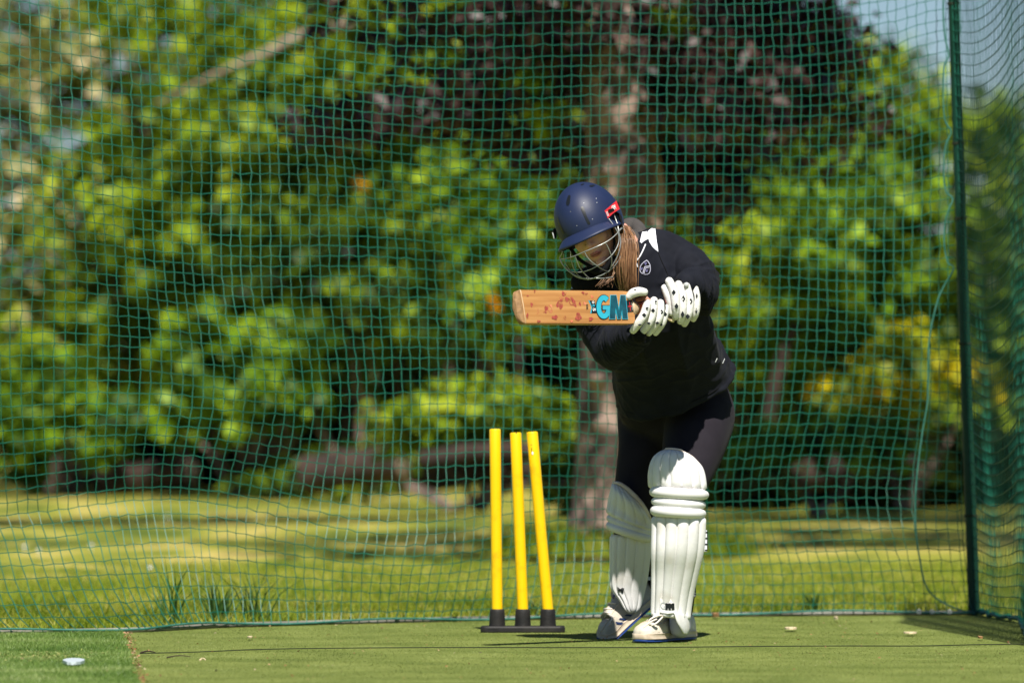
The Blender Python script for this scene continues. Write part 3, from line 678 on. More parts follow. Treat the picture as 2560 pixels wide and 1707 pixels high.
# logs lying under the trees
def log(px0, py0, px1, py1, Y, r, label):
    a = P(px0, py0, Y); b_ = P(px1, py1, Y - .3); t = thing('log', Vector(((a.x + b_.x) / 2, Y, 0)), label, 'log', 'logs lying under the trees')
    mb = MB().add(*tube([a, a.lerp(b_, .5) + Vector((0, 0, .02)), b_], [r, r * .95, r * .9], 14, 5, cap=False))
    remesh('bark', mb, .02, M['log'], t, 2, displace=lambda p, no: .015 * wav(p, 30, 8))
    mb = MB().add(*tube([b_ - (a - b_).normalized() * -.002, b_ + (b_ - a).normalized() * .012], [r * .82, r * .82], 14, 1, cap=False)); mb.build('cut_end', M['bark2'], t)
log(250, 1215, 480, 1180, 53.5, .13, 'brown log lying at the far left below the laurels')
log(760, 1190, 1010, 1160, 50, .15, 'thick brown log left of the stumps under the bushes')
log(1050, 1150, 1330, 1128, 46.5, .07, 'thin pale brown log right behind the stumps')
log(1060, 1195, 1290, 1185, 47.5, .09, 'lower brown log half hidden behind the stumps')
log(1990, 1190, 2300, 1170, 47, .12, 'brown log in the shade right of the batter')
# slim trunks among the right hand bushes
for a_, lab in ((((2125, 1240), (2118, 900), (2112, 560), (2105, 380), 50.5, .045), 'slim grey brown sapling standing in the right hand bushes'),
                (((1905, 1240), (1930, 1000), (1985, 820), (2040, 760), 50, .05), 'leaning brown sapling right of the batter')):
    t = thing('sapling', P(a_[0][0], 1245, a_[4]), lab, 'tree')
    MB().add(*tube([P(x, y, a_[4]) for x, y in a_[:4]], [a_[5] * 1.2, a_[5], a_[5] * .8, a_[5] * .4], 8, 4)).build('trunk', M['log'], t)
# tall trees outside the frame that shade the lawn and the undergrowth
def shade_tree(x, y, h, r, lab, nc=260, cx=0, blobs=None):
    t = thing('shade_tree', (x, y, 0), lab, 'tree')
    MB().add(*tube([(x, y, -.1), (x + .1, y, h * .5), (x + cx * .5, y, h * .85), (x + cx, y, h)], [.22, .16, .1, .06], 12, 4)).build('trunk', M['bark'], t)
    crown('foliage', blobs or [((x + cx, y, h), r, r, r * .55, nc, 20)], .2, LM['mid'], t, .3)
shade_tree(-5.2, 40.0, 7.0, 1.5, 'tall tree outside the left edge whose boughs shade the lawn', 90, 3.6, [((-1.9, 39.6, 7), 1.9, .75, .5, 85, 20), ((.3, 40.3, 7.2), 1.5, .6, .5, 60, 20), ((-3, 38.2, 6.6), 1.2, .35, .4, 26, 20)])
shade_tree(5.6, 41.0, 7.5, 1.6, 'tall tree outside the right edge whose boughs shade the lawn', 90, -3, [((2.6, 39.6, 7.4), 1.7, 1.1, .6, 120, 20), ((1.6, 37.2, 7.4), 1.3, .5, .5, 40, 20), ((3.2, 34.5, 7), 1.2, .5, .4, 26, 20)])
for x, y, cx, lb in ((-6.4, 58, .9, 'added shade tree far left beyond the bushes'), (-5.4, 57.5, 2.8, 'added leaning shade tree left beyond the bushes'), (.5, 57, 0, 'added shade tree in the middle beyond the bushes'), (5.6, 57.5, -2.2, 'added leaning shade tree right beyond the bushes'), (7, 58, -.6, 'added shade tree far right beyond the bushes')):
    shade_tree(x, y + 4.2, 8.2, 2.6, lb, 300, cx)  # unseen crowns added to keep the back layer out of the sun

# ------------------------------------------------------------------ spring back stumps
st = thing('practice_stumps', P(1306, 1583, 23.07) * 1, 'three yellow plastic stumps in a black rubber spring base behind the batter', 'cricket stumps')
st.location.z = 0
SY = 23.07
def rr_ring(cx, cy, z, hx, hy, r, n=6):
    out = []
    for (sx, sy, a0) in ((1, 1, 0), (-1, 1, 90), (-1, -1, 180), (1, -1, 270)):
        for i in range(n):
            a = R(a0 + 90 * i / (n - 1)); out.append((cx + sx * (hx - r) + r * math.cos(a), cy + sy * (hy - r) + r * math.sin(a), z))
    return np.array(out)
c = P(1307, 1575, SY); hx = .141
rings = [rr_ring(c.x, SY, .002, hx - .004, .038, .02), rr_ring(c.x, SY, .006, hx, .042, .024), rr_ring(c.x, SY, .020, hx, .042, .024), rr_ring(c.x, SY, .026, hx - .003, .039, .022)]
mb = MB().add(*loft(rings)); base = mb.build('rubber_base', M['rubber'], st, False)
for f_ in (0,):
    bv = base.modifiers.new('b', 'BEVEL'); bv.width = .002; bv.segments = 2
for (bx, tx, ty) in ((1243, 1237.5, 1072), (1307, 1289, 1081), (1370, 1330, 1079)):
    b0 = P(bx, 1570, SY); b0.z = .024; tip = P(tx, ty, SY + .02)
    d = (tip - b0).normalized()
    s = MB().add(*tube([b0, b0 + Vector((0, 0, .012)), b0 + Vector((0, 0, .05)) + d * .002, b0 + Vector((0, 0, .056)) + d * .002], [.0275, .0265, .0245, .021], 24, 2, cap=False)).build('socket', M['rubber'], st)
    q0 = b0 + Vector((0, 0, .054))
    pole = tube([q0, q0.lerp(tip, .25), q0.lerp(tip, .5), q0.lerp(tip, .75), tip - d * .004, tip - d * .0012, tip], [.0182, .0184, .0186, .0188, .0192, .0182, .0155], 28, 1, cap=False)
    mb = MB().add(*pole)
    o = mb.build('stump', M['yellow'], st)
    if ty == 1081: # shallow notch in the top of the middle stump
        MB().add(*tube([tip + Vector((.002, -.02, .0005)), tip + Vector((.002, .02, .0005))], [.0022, .0022], 8, 1)).build('bail_groove', M['rubber'], o)
    if ty == 1079:
        mb = MB()
        for k in range(11):
            for col in (0, 1):
                if rng.random() < .25: continue
                f_ = .035 + k * .0065 * 1.35; cc = tip - d * (f_ * .62) + Vector((-.006 + col * .004, -.0189 + .0008 * col, 0))
                mb.add(*box(cc, .0022, .0006, .0042 * rng.uniform(.5, 1), [(1, 0, 0), (0, 1, 0), tuple(d)]))
        mb.build('small_print', M['ink'], o, False)
        MB().add(*ell(tip - d * .072 + Vector((-.004, -.0186, 0)), .0035, .0008, .006)).build('scuff', M['white'], o)

# ------------------------------------------------------------------ the batter
per = thing('person', (.48, 22.25, 0), 'batter in a navy helmet and black tracksuit top bending forward over a front foot block', 'person')
# head frame
a_, b2, c_ = R(15), R(-20), R(-24)
Rx = np.array([[1, 0, 0], [0, math.cos(a_), -math.sin(a_)], [0, math.sin(a_), math.cos(a_)]])
Rz = np.array([[math.cos(b2), -math.sin(b2), 0], [math.sin(b2), math.cos(b2), 0], [0, 0, 1]])
Ry = np.array([[math.cos(c_), 0, math.sin(c_)], [0, 1, 0], [-math.sin(c_), 0, math.cos(c_)]])
HM = Ry @ Rz @ Rx; HC = np.array(P(1477, 564, 21.80))
def HL(x, y, z): return HC + HM @ np.array([x, y, z])
def hell(c, rx, ry, rz, n=20, m=14): return ell(HL(*c), rx, ry, rz, HM, n, m)

# joints (world)
J = dict(
 pelvis=P(1690, 1000, 22.48), chest=P(1600, 735, 21.99), neck=P(1565, 620, 21.92),
 shL=P(1690, 652, 21.97), elL=P(1748, 728, 21.90), wrL=P(1706, 716, 21.72),
 shR=P(1462, 748, 21.93), elR=P(1525, 872, 21.86), wrR=P(1592, 830, 21.68),
 hipL=P(1752, 1005, 22.42), knL=P(1698, 1235, 22.10), anL=P(1700, 1530, 22.17),
 hipR=P(1622, 1030, 22.56), knR=P(1580, 1290, 22.48), anR=P(1592, 1478, 22.74))
# fingers: front-of-finger centre lines for both gloves
FT = [[(1673, 703), (1684.5, 730), (1689, 765), (1688, 792)], [(1696, 711), (1705.6, 744), (1706, 779), (1701, 803)], [(1716, 716), (1724, 751), (1720, 786), (1711, 809)], [(1734, 711), (1741, 744), (1739, 779), (1733, 797)]]
FB = [[(1618.6, 759), (1610, 786), (1597, 807), (1583, 826)], [(1635, 751), (1632, 776.5), (1624, 804.5), (1605.5, 831)], [(1651, 757), (1651, 779), (1643, 804.5), (1622, 832.5)], [(1664, 768), (1662, 786), (1655, 809), (1639, 832.5)]]
BT = P(1303, 767, 21.14); BS = P(1583, 769, 21.53)          # bat: toe centre and shoulder centre
bax = (BS - BT).normalized()
def bat_at(px):  # centre line of bat and handle at the picture column px
    lo, hi = -1, 3
    for _ in range(40):
        m_ = (lo + hi) / 2; q = BT + bax * m_
        if q.x / q.y * F + 1280 < px: lo = m_
        else: hi = m_
    return BT + bax * lo
YT = [bat_at(x).y - .045 for x in (1688, 1705, 1721, 1738)]; YB = [bat_at(x).y - .032 for x in (1605, 1625, 1643, 1658)]

body = MB()
# head
for e_ in (((0, .012, .03), .073, .092, .085), ((0, -.018, -.03), .069, .074, .078), ((0, -.040, -.082), .045, .040, .034), ((0, -.06, .03), .052, .03, .035),
           ((0, -.085, -.062), .022, .014, .016), ((0, -.075, -.04), .034, .022, .035), ((.036, -.062, -.028), .022, .022, .024), ((-.036, -.062, -.028), .022, .022, .024),
           ((0, -.102, -.031), .0125, .013, .0105), ((.011, -.094, -.034), .007, .009, .007), ((-.011, -.094, -.034), .007, .009, .007),
           ((0, -.078, -.103), .019, .016, .014), ((.070, .005, -.010), .008, .016, .027), ((-.070, .005, -.010), .008, .016, .027),
           ((.03, -.074, .002), .0145, .012, .012), ((-.03, -.074, .002), .0145, .012, .012),
           ((0, -.0975, -.0625), .018, .0065, .0042), ((0, -.0955, -.0712), .015, .0065, .0048)):
    body.add(*hell(*e_, 28, 20))
body.add(*tube([HL(0, -.078, .018), HL(0, -.092, -.008), HL(0, -.104, -.027)], [.010, .0085, .0095], 14, 4))
for s in (-1, 1): body.add(*tube([HL(s * .018, -.08, .021), HL(s * .034, -.079, .025), HL(s * .05, -.066, .019)], [.006, .006, .005], 10, 3))
body.add(*tube([HL(.035, .005, -.055), HL(.05, .03, -.075), P(1562, 622, 21.88)], [.050, .048, .040], 16, 4))
body.add(*tube([HL(0, .02, -.05), J['neck'] + Vector((-.012, .01, 0)), J['chest'] + Vector((.0, .05, .04))], [.044, .042, .06], 16, 4))
# trunk
body.add(*ell(J['chest'] + Vector((0, .02, .02)), .15, .09, .13)); body.add(*ell(P(1652, 860, 22.20), .11, .07, .14)); body.add(*ell(J['pelvis'], .14, .09, .10))
body.add(*tube([J['neck'], J['chest'] + Vector((0, .03, 0)), P(1655, 860, 22.22), J['pelvis']], [.05, .085, .075, .085], 16, 4))
for s in 'LR':
    body.add(*tube([J['chest'] + Vector((0, 0, .04)), J['sh' + s], J['sh' + s].lerp(J['el' + s], .5), J['el' + s]], [.07, .052, .046, .038], 14, 4))
    body.add(*tube([J['el' + s], J['el' + s].lerp(J['wr' + s], .4), J['wr' + s]], [.038, .036, .025], 14, 4))
    body.add(*tube([J['pelvis'].lerp(J['hip' + s], .6), J['hip' + s], J['hip' + s].lerp(J['kn' + s], .5), J['kn' + s]], [.1, .092, .078, .054], 16, 4))
    body.add(*tube([J['kn' + s], J['kn' + s].lerp(J['an' + s], .35), J['an' + s]], [.052, .052, .034], 16, 4))
# hands with five fingers closed on the handle
for wr, FS, YS, th in ((J['wrL'], FT, YT, [(1672, 722), (1668, 742), (1676, 762)]), (J['wrR'], FB, YB, [(1612, 745), (1600, 733), (1580, 735)])):
    palm = P(*FS[1][1], YS[1] + .05).lerp(P(*FS[2][1], YS[2] + .05), .5)
    body.add(*ell(palm, .032, .020, .034)); body.add(*tube([wr, wr.lerp(palm, .5), palm], [.026, .024, .024], 12, 3))
    for f_, y in zip(FS, YS):
        p = [P(*f_[0], y + .014), P(*f_[1], y + .006), P(*f_[2], y + .006), P(*f_[3], y + .018)]
        body.add(*tube(p, [.0085, .008, .0075, .0065], 10, 4))
    body.add(*tube([palm] + [P(x, y_, YS[0] + .03) for x, y_ in th], [.012, .010, .0085, .0075], 10, 4))
# feet
TOE_L = on_ground(1598, 1610); HEEL_L = on_ground(1727, 1601); 
TOE_R = P(1496, 1589, 22.50); BALL_R = on_ground(1534, 1598.5); BALL_R.z = 0; HEEL_R = P(1650, 1494, 22.64)
for an, toe, heel in ((J['anL'], TOE_L + Vector((0, 0, .032)), HEEL_L + Vector((0, 0, .05))), (J['anR'], BALL_R + Vector((-.02, .0, .035)), HEEL_R + Vector((-.035, 0, .035)))):
    body.add(*tube([an, heel.lerp(toe, .25), heel.lerp(toe, .6), heel.lerp(toe, .82)], [.034, .028, .019, .014], 12, 4)); body.add(*ell(heel.lerp(toe, .08), .022, .022, .022))
bod = remesh('body', body, .0036, [M['skin'], M['lip'], M['brow']], per, 4)
# lips and brows take their own colour by where they lie on the face
off = origin(per); Hi = HM.T
cs = np.empty(len(bod.data.polygons) * 3, np.float32); bod.data.polygons.foreach_get('center', cs)
loc = (cs.reshape(-1, 3) + np.array(off) - HC) @ HM
mi = np.zeros(len(loc), np.int32)
mi[((loc[:, 0] / .0195) ** 2 + ((loc[:, 2] + .0665) / .0088) ** 2 < 1) & (loc[:, 1] < -.088)] = 1
mi[(np.abs(np.abs(loc[:, 0]) - .034) < .019) & (np.abs(loc[:, 2] - .022 - .004 * (1 - ((np.abs(loc[:, 0]) - .034) / .02) ** 2)) < .0035) & (loc[:, 1] < -.06)] = 2
bod.data.polygons.foreach_set('material_index', mi)
mb = MB()
mb.add(*tube([HL(-.016, -.1005, -.0668), HL(-.007, -.1025, -.0665), HL(.007, -.1025, -.0665), HL(.016, -.1005, -.0668)], [.0006, .0010, .0010, .0006], 6, 4))
mb.build('mouth_line', M['brow'], per)
for s in (-1, 1):
    MB().add(*tube([HL(s * (.03 + x), -.0862 + abs(x) * .35, -.003 - .002 * (1 - (x / .015) ** 2)) for x in (-.015, -.0075, 0, .0075, .015)], [.0006, .0013, .0016, .0013, .0006], 6, 3)).build('eyelash', M['brow'], per)

# ---- jumper
def ring(px, py, Y, hw, hd, lat, ax, n=36, sq=2.3):
    c = np.array(P(px, py, Y)); u = np.array(lat, float); ax = np.array(ax, float); ax /= np.linalg.norm(ax); u = u - ax * (u @ ax); u /= np.linalg.norm(u); v = np.cross(ax, u)
    a = np.linspace(0, 2 * math.pi, n, endpoint=False); ca, sa_ = np.cos(a), np.sin(a)
    return c + hw * (np.sign(ca) * np.abs(ca) ** (2 / sq))[:, None] * u + hd * (np.sign(sa_) * np.abs(sa_) ** (2 / sq))[:, None] * v
rg = [(1687, 976, 22.31, .190, .172, (.91, -.05, .36), (-.30, -.42, .85)), (1681, 950, 22.29, .189, .172, (.91, -.05, .35), (-.28, -.42, .86)), (1669, 905, 22.21, .178, .152, (.95, -.1, .27), (-.2, -.4, .9)),
      (1655, 860, 22.12, .168, .132, (.96, -.1, .2), (-.22, -.5, .85)), (1640, 815, 22.04, .160, .130, (.95, -.05, .25), (-.25, -.55, .8)),
      (1615, 755, 21.98, .172, .132, (.9, 0, .38), (-.3, -.5, .8)), (1594, 705, 21.97, .172, .122, (.9, 0, .42), (-.3, -.45, .83)),
      (1582, 668, 21.94, .150, .10, (.9, 0, .42), (-.3, -.45, .83)), (1572, 632, 21.92, .088, .080, (.92, 0, .35), (-.35, -.35, .85)), (1565, 612, 21.91, .066, .066, (.93, 0, .3), (-.35, -.3, .85))]
rings = [ring(*r) for r in rg]
# densify along the trunk
A = np.array(rings); dense = []
for i in range(len(A) - 1):
    for k in range(4):
        t = k / 4; p0, p1, p2, p3 = A[max(i - 1, 0)], A[i], A[i + 1], A[min(i + 2, len(A) - 1)]
        dense.append(.5 * ((2 * p1) + (-p0 + p2) * t + (2 * p0 - 5 * p1 + 4 * p2 - p3) * t * t + (-p0 + 3 * p1 - 3 * p2 + p3) * t ** 3))
dense.append(A[-1])
jm = MB().add(*loft(dense))
# seam roll at the hem
hem = A[0]; 
jm.add(*tube(list(hem + np.array([0, 0, .012])) + [hem[0] + np.array([0, 0, .012])], .0085, 8, 1, cap=False))
shL2 = P(1655, 640, 21.97)
jm.add(*tube([P(1578, 618, 21.96), P(1612, 622, 21.97), P(1650, 625, 21.98), P(1690, 640, 21.97)], [.040, .062, .066, .062], 18, 5))
jm.add(*tube([P(1610, 660, 21.98), shL2, J['shL'] + Vector((.004, 0, -.004)), J['shL'].lerp(J['elL'], .55) + Vector((.010, .0, .016)), J['elL'] + Vector((-.006, .01, -.002))], [.078, .079, .076, .070, .068], 22, 5))
jm.add(*tube([J['elL'] + Vector((-.010, 0, -.003)), J['elL'].lerp(J['wrL'], .5) + Vector((.004, 0, .008)), J['wrL'] + Vector((.012, -.0, .008))], [.066, .054, .040], 20, 5))
jm.add(*tube([P(1530, 715, 21.98), J['shR'] + Vector((.012, 0, 0)), J['shR'].lerp(J['elR'], .5), J['elR']], [.085, .066, .064, .060], 20, 5))
jm.add(*tube([J['elR'], J['elR'].lerp(J['wrR'], .5), J['wrR'] + Vector((-.01, 0, -.004))], [.061, .054, .044], 20, 5))
jm.add(*ell(P(1562, 745, 21.93), .07, .06, .07)); jm.add(*ell(P(1640, 730, 21.93), .07, .06, .075))
PL = {k: np.array(v) for k, v in J.items()}
def folds(p, no):
    d = .0042 * wav(p * np.array([1, 1, .6]), 38, 11) + .0022 * wav(p, 95, 12)
    for s, amp in (('L', .0052), ('R', .0050)):
        a0, b0, c0 = PL['sh' + s], PL['el' + s], PL['wr' + s]
        for q0, q1, f_, am in ((a0, b0, 120, amp), (b0, c0, 190, amp)):
            dd = q1 - q0; ln = np.linalg.norm(dd); dd = dd / ln; t = (p - q0) @ dd; rad = np.linalg.norm((p - q0) - t[:, None] * dd, axis=1)
            msk = np.clip(1 - np.abs(t / ln - .6) / .8, 0, 1) * np.clip((.13 - rad) / .03, 0, 1)
            cr_ = np.sin(f_ * t + 6 * wav(p, 14, 13) + 3.5 * wav(p, 34, 21))
            d += am * msk * (1 - np.abs(cr_)) ** 1.3 * 2.4 * np.clip(.5 + 1.3 * wav(p, 26, 14), 0, 1.3)
    rg1 = np.clip(1 - np.abs(3.2 * wav(p * np.array([1, 1, .6]), 34, 31)), 0, 1) ** 1.4; rg2 = np.clip(1 - np.abs(3.4 * wav(p * np.array([1.2, 1, 1]), 62, 33)), 0, 1) ** 1.3
    d += (.0085 * rg1 + .0038 * rg2) * np.clip(.55 + 1.2 * wav(p, 9, 35), .1, 1.1)
    # soft folds that hang from the chest and run round the waist
    tr = np.clip((p[:, 2] - .80) / .08, 0, 1) * np.clip((1.22 - p[:, 2]) / .12, 0, 1)
    fa = p[:, 0] * 1.0 + p[:, 2] * .22 + .035 * wav(p, 9, 15)
    d += .015 * tr * (1 - np.abs(np.sin(fa * 30))) ** 2 * np.clip(.45 + 1.2 * wav(p * np.array([1, 1, .5]), 11, 16), 0, 1.2)
    ws = np.clip(1 - np.abs(p[:, 2] - .86) / .07, 0, 1); fb_ = p[:, 2] - p[:, 0] * .35 + .03 * wav(p, 12, 17)
    d += .006 * ws * (1 - np.abs(np.sin(fb_ * 62))) ** 2 * np.clip(.4 + 1.3 * wav(p, 12, 18), 0, 1.2)
    return d
jum = remesh('jumper', jm, .0052, [M['jumper']], per, 8, displace=folds)
jb = bvh_of(jum)
def from3b(pts): return [(1500 + x / 6.532, 560 + y / 6.532) for x, y in pts]
decal(jb, from3b([(690, 140), (775, 130), (780, 250), (735, 275), (680, 320), (655, 305)]), 'shoulder_panel', M['white_cloth'], jum, .0022)
decal(jb, from3b([(785, 128), (835, 85), (900, 52), (907, 130), (925, 300), (946, 458), (900, 425), (850, 375), (800, 300), (782, 240)]), 'shoulder_panel', M['white_cloth'], jum, .0022)
decal(jb, [(1429, 722), (1434, 708), (1447, 692), (1455, 698), (1449, 712), (1447, 726)], 'shoulder_panel', M['white_cloth'], jum, .0025)
decal(jb, [(1455, 704), (1470, 719), (1485, 727), (1459, 727)], 'shoulder_panel', M['white_cloth'], jum, .0025)
pp = from3b([(735, 345), (712, 405), (675, 485), (632, 560), (575, 618), (515, 662)])
MB().add(*tube([hit(jb, x, y, .003) for x, y in pp], .0024, 8, 3)).build('piping', M['white_cloth'], jum)
pp = from3b([(500, 520), (545, 560), (580, 600), (610, 700)])
MB().add(*tube([hit(jb, x, y, .003) for x, y in pp], .0022, 8, 3)).build('piping', M['white_cloth'], jum)
st_ = [q_ + (q_ - dense[3].mean(0)) * .012 for q_ in dense[3]]
MB().add(*tube(st_ + [st_[0]], .0013, 6, 1, cap=False)).build('hem_stitching', M['black'], jum)
pp = from3b([(946, 458), (985, 560), (1040, 680), (1095, 800), (1125, 890)])
MB().add(*tube([hit(jb, x, y, .0006) for x, y in pp], .0014, 6, 4)).build('arm_seam', M['black'], jum)
# crest
cr = thing if False else None
crest = part('crest', jum)
sh = [(760, 583), (792, 615), (817, 660), (827, 715), (824, 765), (806, 808), (770, 826), (725, 828), (682, 812), (655, 785), (643, 750), (650, 700), (672, 655), (712, 615)]
cc = (738, 712)
inn = [(cc[0] + (x - cc[0]) * .86, cc[1] + (y - cc[1]) * .88) for x, y in sh]
M['crestw'] = mat('crest_thread', (.50, .50, .62), .8); M['crestb'] = mat('crest_violet', (.20, .19, .42), .8)
mb = MB()
decal(jb, from3b(sh), '', None, jum, .0022, 3, mb, 0); decal(jb, from3b(inn), '', None, jum, .0030, 3, mb, 1)
decal(jb, from3b([(690, 800), (708, 730), (722, 690), (812, 678), (815, 690), (735, 703), (722, 735), (706, 806)]), '', None, jum, .0038, 2, mb, 0)
decal(jb, from3b([(712, 808), (728, 735), (742, 712), (816, 700), (817, 708), (748, 722), (737, 742), (722, 812)]), '', None, jum, .0038, 2, mb, 0)
for cx, cy in ((740, 645), (760, 760), (678, 728)):
    for dx in (-14, 0, 14):
        decal(jb, from3b([(cx + dx * 1.4 - 4, cy - 22), (cx + dx * 1.4 + 4, cy - 22), (cx + dx * .3 + 3, cy + 22), (cx + dx * .3 - 3, cy + 22)]), '', None, jum, .0038, 1, mb, 2)
bpy.data.objects.remove(crest)
mb.build('crest', [M['crestw'], M['black'], M['crestb']], jum)
# pocket zip at the hip
for a2, b3 in (((1788, 905), (1792, 896)), ((1806, 908), (1811, 897))):
    MB().add(*tube([hit(jb, *a2, .001), hit(jb, *b3, .001)], .0014, 6, 1)).build('pocket_zip', M['silver'], jum)
# collar
nk = [P(1543, 640, 21.90), P(1548, 596, 21.94), P(1560, 572, 21.99), P(1580, 565, 22.02), P(1597, 578, 22.0), P(1602, 602, 21.95), P(1596, 632, 21.91), P(1585, 655, 21.89)]
MB().add(*tube(nk, [.018, .022, .025, .027, .026, .024, .018, .010], 16, 5)).build('collar', M['grey_cloth'], per)
nk2 = [P(1560, 590, 21.93), P(1575, 583, 21.95), P(1588, 590, 21.94), P(1591, 612, 21.91), P(1583, 640, 21.88)]
MB().add(*tube(nk2, [.012, .013, .014, .013, .008], 12, 4)).build('collar_fold', M['grey_cloth'], per)
# dark under layer hanging below the chin
uc = MB().add(*ell(P(1490, 706, 21.90), .085, .06, .055)); uc.add(*ell(P(1535, 706, 21.93), .055, .05, .055)); uc.add(*ell(P(1455, 735, 21.92), .03, .05, .03))
remesh('neck_warmer', uc, .006, [M['black']], per, 8, displace=lambda p, no: .004 * wav(p, 60, 30))

# ---- leggings
lg = MB().add(*ell(J['pelvis'] + Vector((-.003, .0, -.035)), .186, .135, .10, n=24, m=16))
lg.add(*tube([P(1690, 970, 22.47), P(1692, 1020, 22.47)], [.125, .14], 20, 4))
lg.add(*tube([J['hipL'] + Vector((-.01, 0, .03)), J['hipL'] + Vector((-.003, 0, -.04)), P(1738, 1100, 22.28), P(1716, 1180, 22.16), J['knL'], P(1700, 1300, 22.14), P(1700, 1380, 22.2), J['anL']], [.100, .114, .105, .085, .068, .062, .064, .042], 26, 5))
lg.add(*tube([J['hipR'] + Vector((.0, 0, .03)), J['hipR'] + Vector((.0, 0, -.03)), P(1616, 1120, 22.52), P(1600, 1200, 22.50), J['knR'], P(1584, 1350, 22.55), P(1588, 1400, 22.62), J['anR']], [.103, .103, .094, .082, .066, .060, .058, .042], 26, 5))
remesh('leggings', lg, .0065, [M['legging']], per, 8, displace=lambda p, no: .0018 * wav(p * np.array([1, 1, .5]), 40, 22))

# ---- batting pads
def arc_pts(L, Rr, fwd, dep, us, A=R(78)):
    L = np.array(L); Rr = np.array(Rr); c = (L + Rr) / 2; h = (Rr - L) / 2; f_ = np.array(fwd, float); f_ /= np.linalg.norm(f_)
    return [c + h * math.sin(u * A) / math.sin(A) + f_ * dep * (math.cos(u * A) - math.cos(A)) / (1 - math.cos(A)) for u in us], f_
def panel(rows, nrib, bulge, thick, fwd, name, m, parent, taper_end=True, per=12, ph=0, puff=None):
    """rows: (left point, right point, depth). quilted shell with vertical padded ribs"""
    nu = nrib * per + 1; us = np.linspace(-1, 1, nu)
    K = 4; Ls = catmull([np.array(r[0]) for r in rows], K); Rs = catmull([np.array(r[1]) for r in rows], K); Ds = catmull([np.array([r[2]]) for r in rows], K)
    front = []; back = []
    for i, (L, Rr, D) in enumerate(zip(Ls, Rs, Ds)):
        t = i / (len(Ls) - 1); pts, f_ = arc_pts(L, Rr, fwd, D[0], us)
        c = (L + Rr) / 2; fr_, bk = [], []
        for u, p in zip(us, pts):
            out = f_ * math.cos(u * R(78)) + (Rr - L) / np.linalg.norm(Rr - L) * math.sin(u * R(78))
            rb = abs(math.sin((u + 1) / 2 * nrib * math.pi)) ** .48
            e = 1.0
            if taper_end: e = min(1, min(t, 1 - t) / .05 + .25)
            if puff is not None: e *= puff(t)
            fr_.append(p + out * (bulge * rb * e - .002)); bk.append(p - out * thick)
        front.append(fr_); back.append(bk)
    V = []; Fc = []; nr = len(front)
    for r_ in front: V += r_
    o_ = len(V)
    for r_ in back: V += r_
    for i in range(nr - 1):
        for j in range(nu - 1):
            a = i * nu + j; Fc.append((a, a + nu, a + nu + 1, a + 1)); a += o_; Fc.append((a, a + 1, a + nu + 1, a + nu))
        for j in (0, nu - 1):
            a = i * nu + j; q = (a, a + o_, a + o_ + nu, a + nu); Fc.append(q if j == 0 else q[::-1])
    for i in (0, nr - 1):
        for j in range(nu - 1):
            a = i * nu + j; q = (a, a + 1, a + 1 + o_, a + o_); Fc.append(q if i == 0 else q[::-1])
    return mesh_obj(name, V, Fc, m, parent)
def roll(L, Rr, fwd, dep, rad, parent, flat=1.25):
    pts, f_ = arc_pts(L, Rr, fwd, dep, np.linspace(-1, 1, 9)); r_ = [rad * .8] + [rad] * 7 + [rad * .8]
    V, Fc = tube([p + f_ * rad * .2 for p in pts], r_, 14, 4)
    o = MB().add(V, Fc).build('knee_roll', M['pad'], parent)
    return o
def strap(a, b_, Y, parent, wd=.012, m='black'):
    a = P(*a, Y); b_ = P(*b_, Y + .05); o = MB().add(*box((a + b_) / 2, (b_ - a).length, .004, wd, [tuple(b_ - a), (0, 1, 0) if abs((b_ - a).x) > .001 else (1, 0, 0), (0, 0, 1)])).build('strap', M[m], parent, False)
# front pad
YP = 22.085
fp = thing('x', (0, 0, 0), '', ''); bpy.data.objects.remove(fp)
padF = part('batting_pad', per); padF['label'] = 'sunlit white pad on the front leg'
fw = (-.12, -1, .02)
sh_rows = [(P(1632, 1290, YP), P(1763, 1292, YP), .062), (P(1632, 1330, YP), P(1762, 1332, YP), .062), (P(1631, 1380, YP), P(1757, 1382, YP + .01), .060), (P(1632, 1430, YP + .02), P(1745, 1432, YP + .03), .054),
           (P(1632, 1480, YP + .03), P(1733, 1482, YP + .05), .050), (P(1631, 1520, YP + .04), P(1726, 1524, YP + .06), .048), (P(1632, 1538, YP + .04), P(1724, 1548, YP + .06), .048)]
shin = panel(sh_rows, 6, .0105, .016, fw, 'shin_guard', M['pad'], padF)
# side flap that runs down outside the shoe
panel([(P(1684, 1530, YP - .01), P(1725, 1536, YP + .06), .016), (P(1691, 1553, YP - .005), P(1725, 1557, YP + .06), .015), (P(1701, 1570, YP + .01), P(1724, 1573, YP + .06), .011), (P(1709, 1583, YP + .03), P(1718, 1584, YP + .05), .005)], 2, .005, .010, (-.1, -1, 0), 'ankle_flap', M['pad'], padF, False, 8)
panel([(P(1632, 1532, YP - .01), P(1650, 1534, YP - .02), .010), (P(1631, 1543, YP - .01), P(1646, 1543, YP - .02), .010)], 1, .004, .008, (-.3, -1, 0), 'ankle_flap', M['pad'], padF, False, 8)
top_rows = [(P(1626, 1222, YP), P(1764, 1226, YP), .064), (P(1624, 1190, YP - .002), P(1761, 1192, YP - .002), .064), (P(1627, 1165, YP), P(1754, 1168, YP), .062), (P(1634, 1146, YP + .002), P(1742, 1153, YP + .002), .056), (P(1646, 1133, YP + .004), P(1728, 1140, YP + .004), .048), (P(1662, 1125, YP + .006), P(1708, 1129, YP + .006), .034)]
tg = panel(top_rows, 7, .0095, .014, (-.1, -1, .12), 'thigh_guard', M['pad'], padF, True, 9, puff=lambda t: 1.35 - .7 * t)
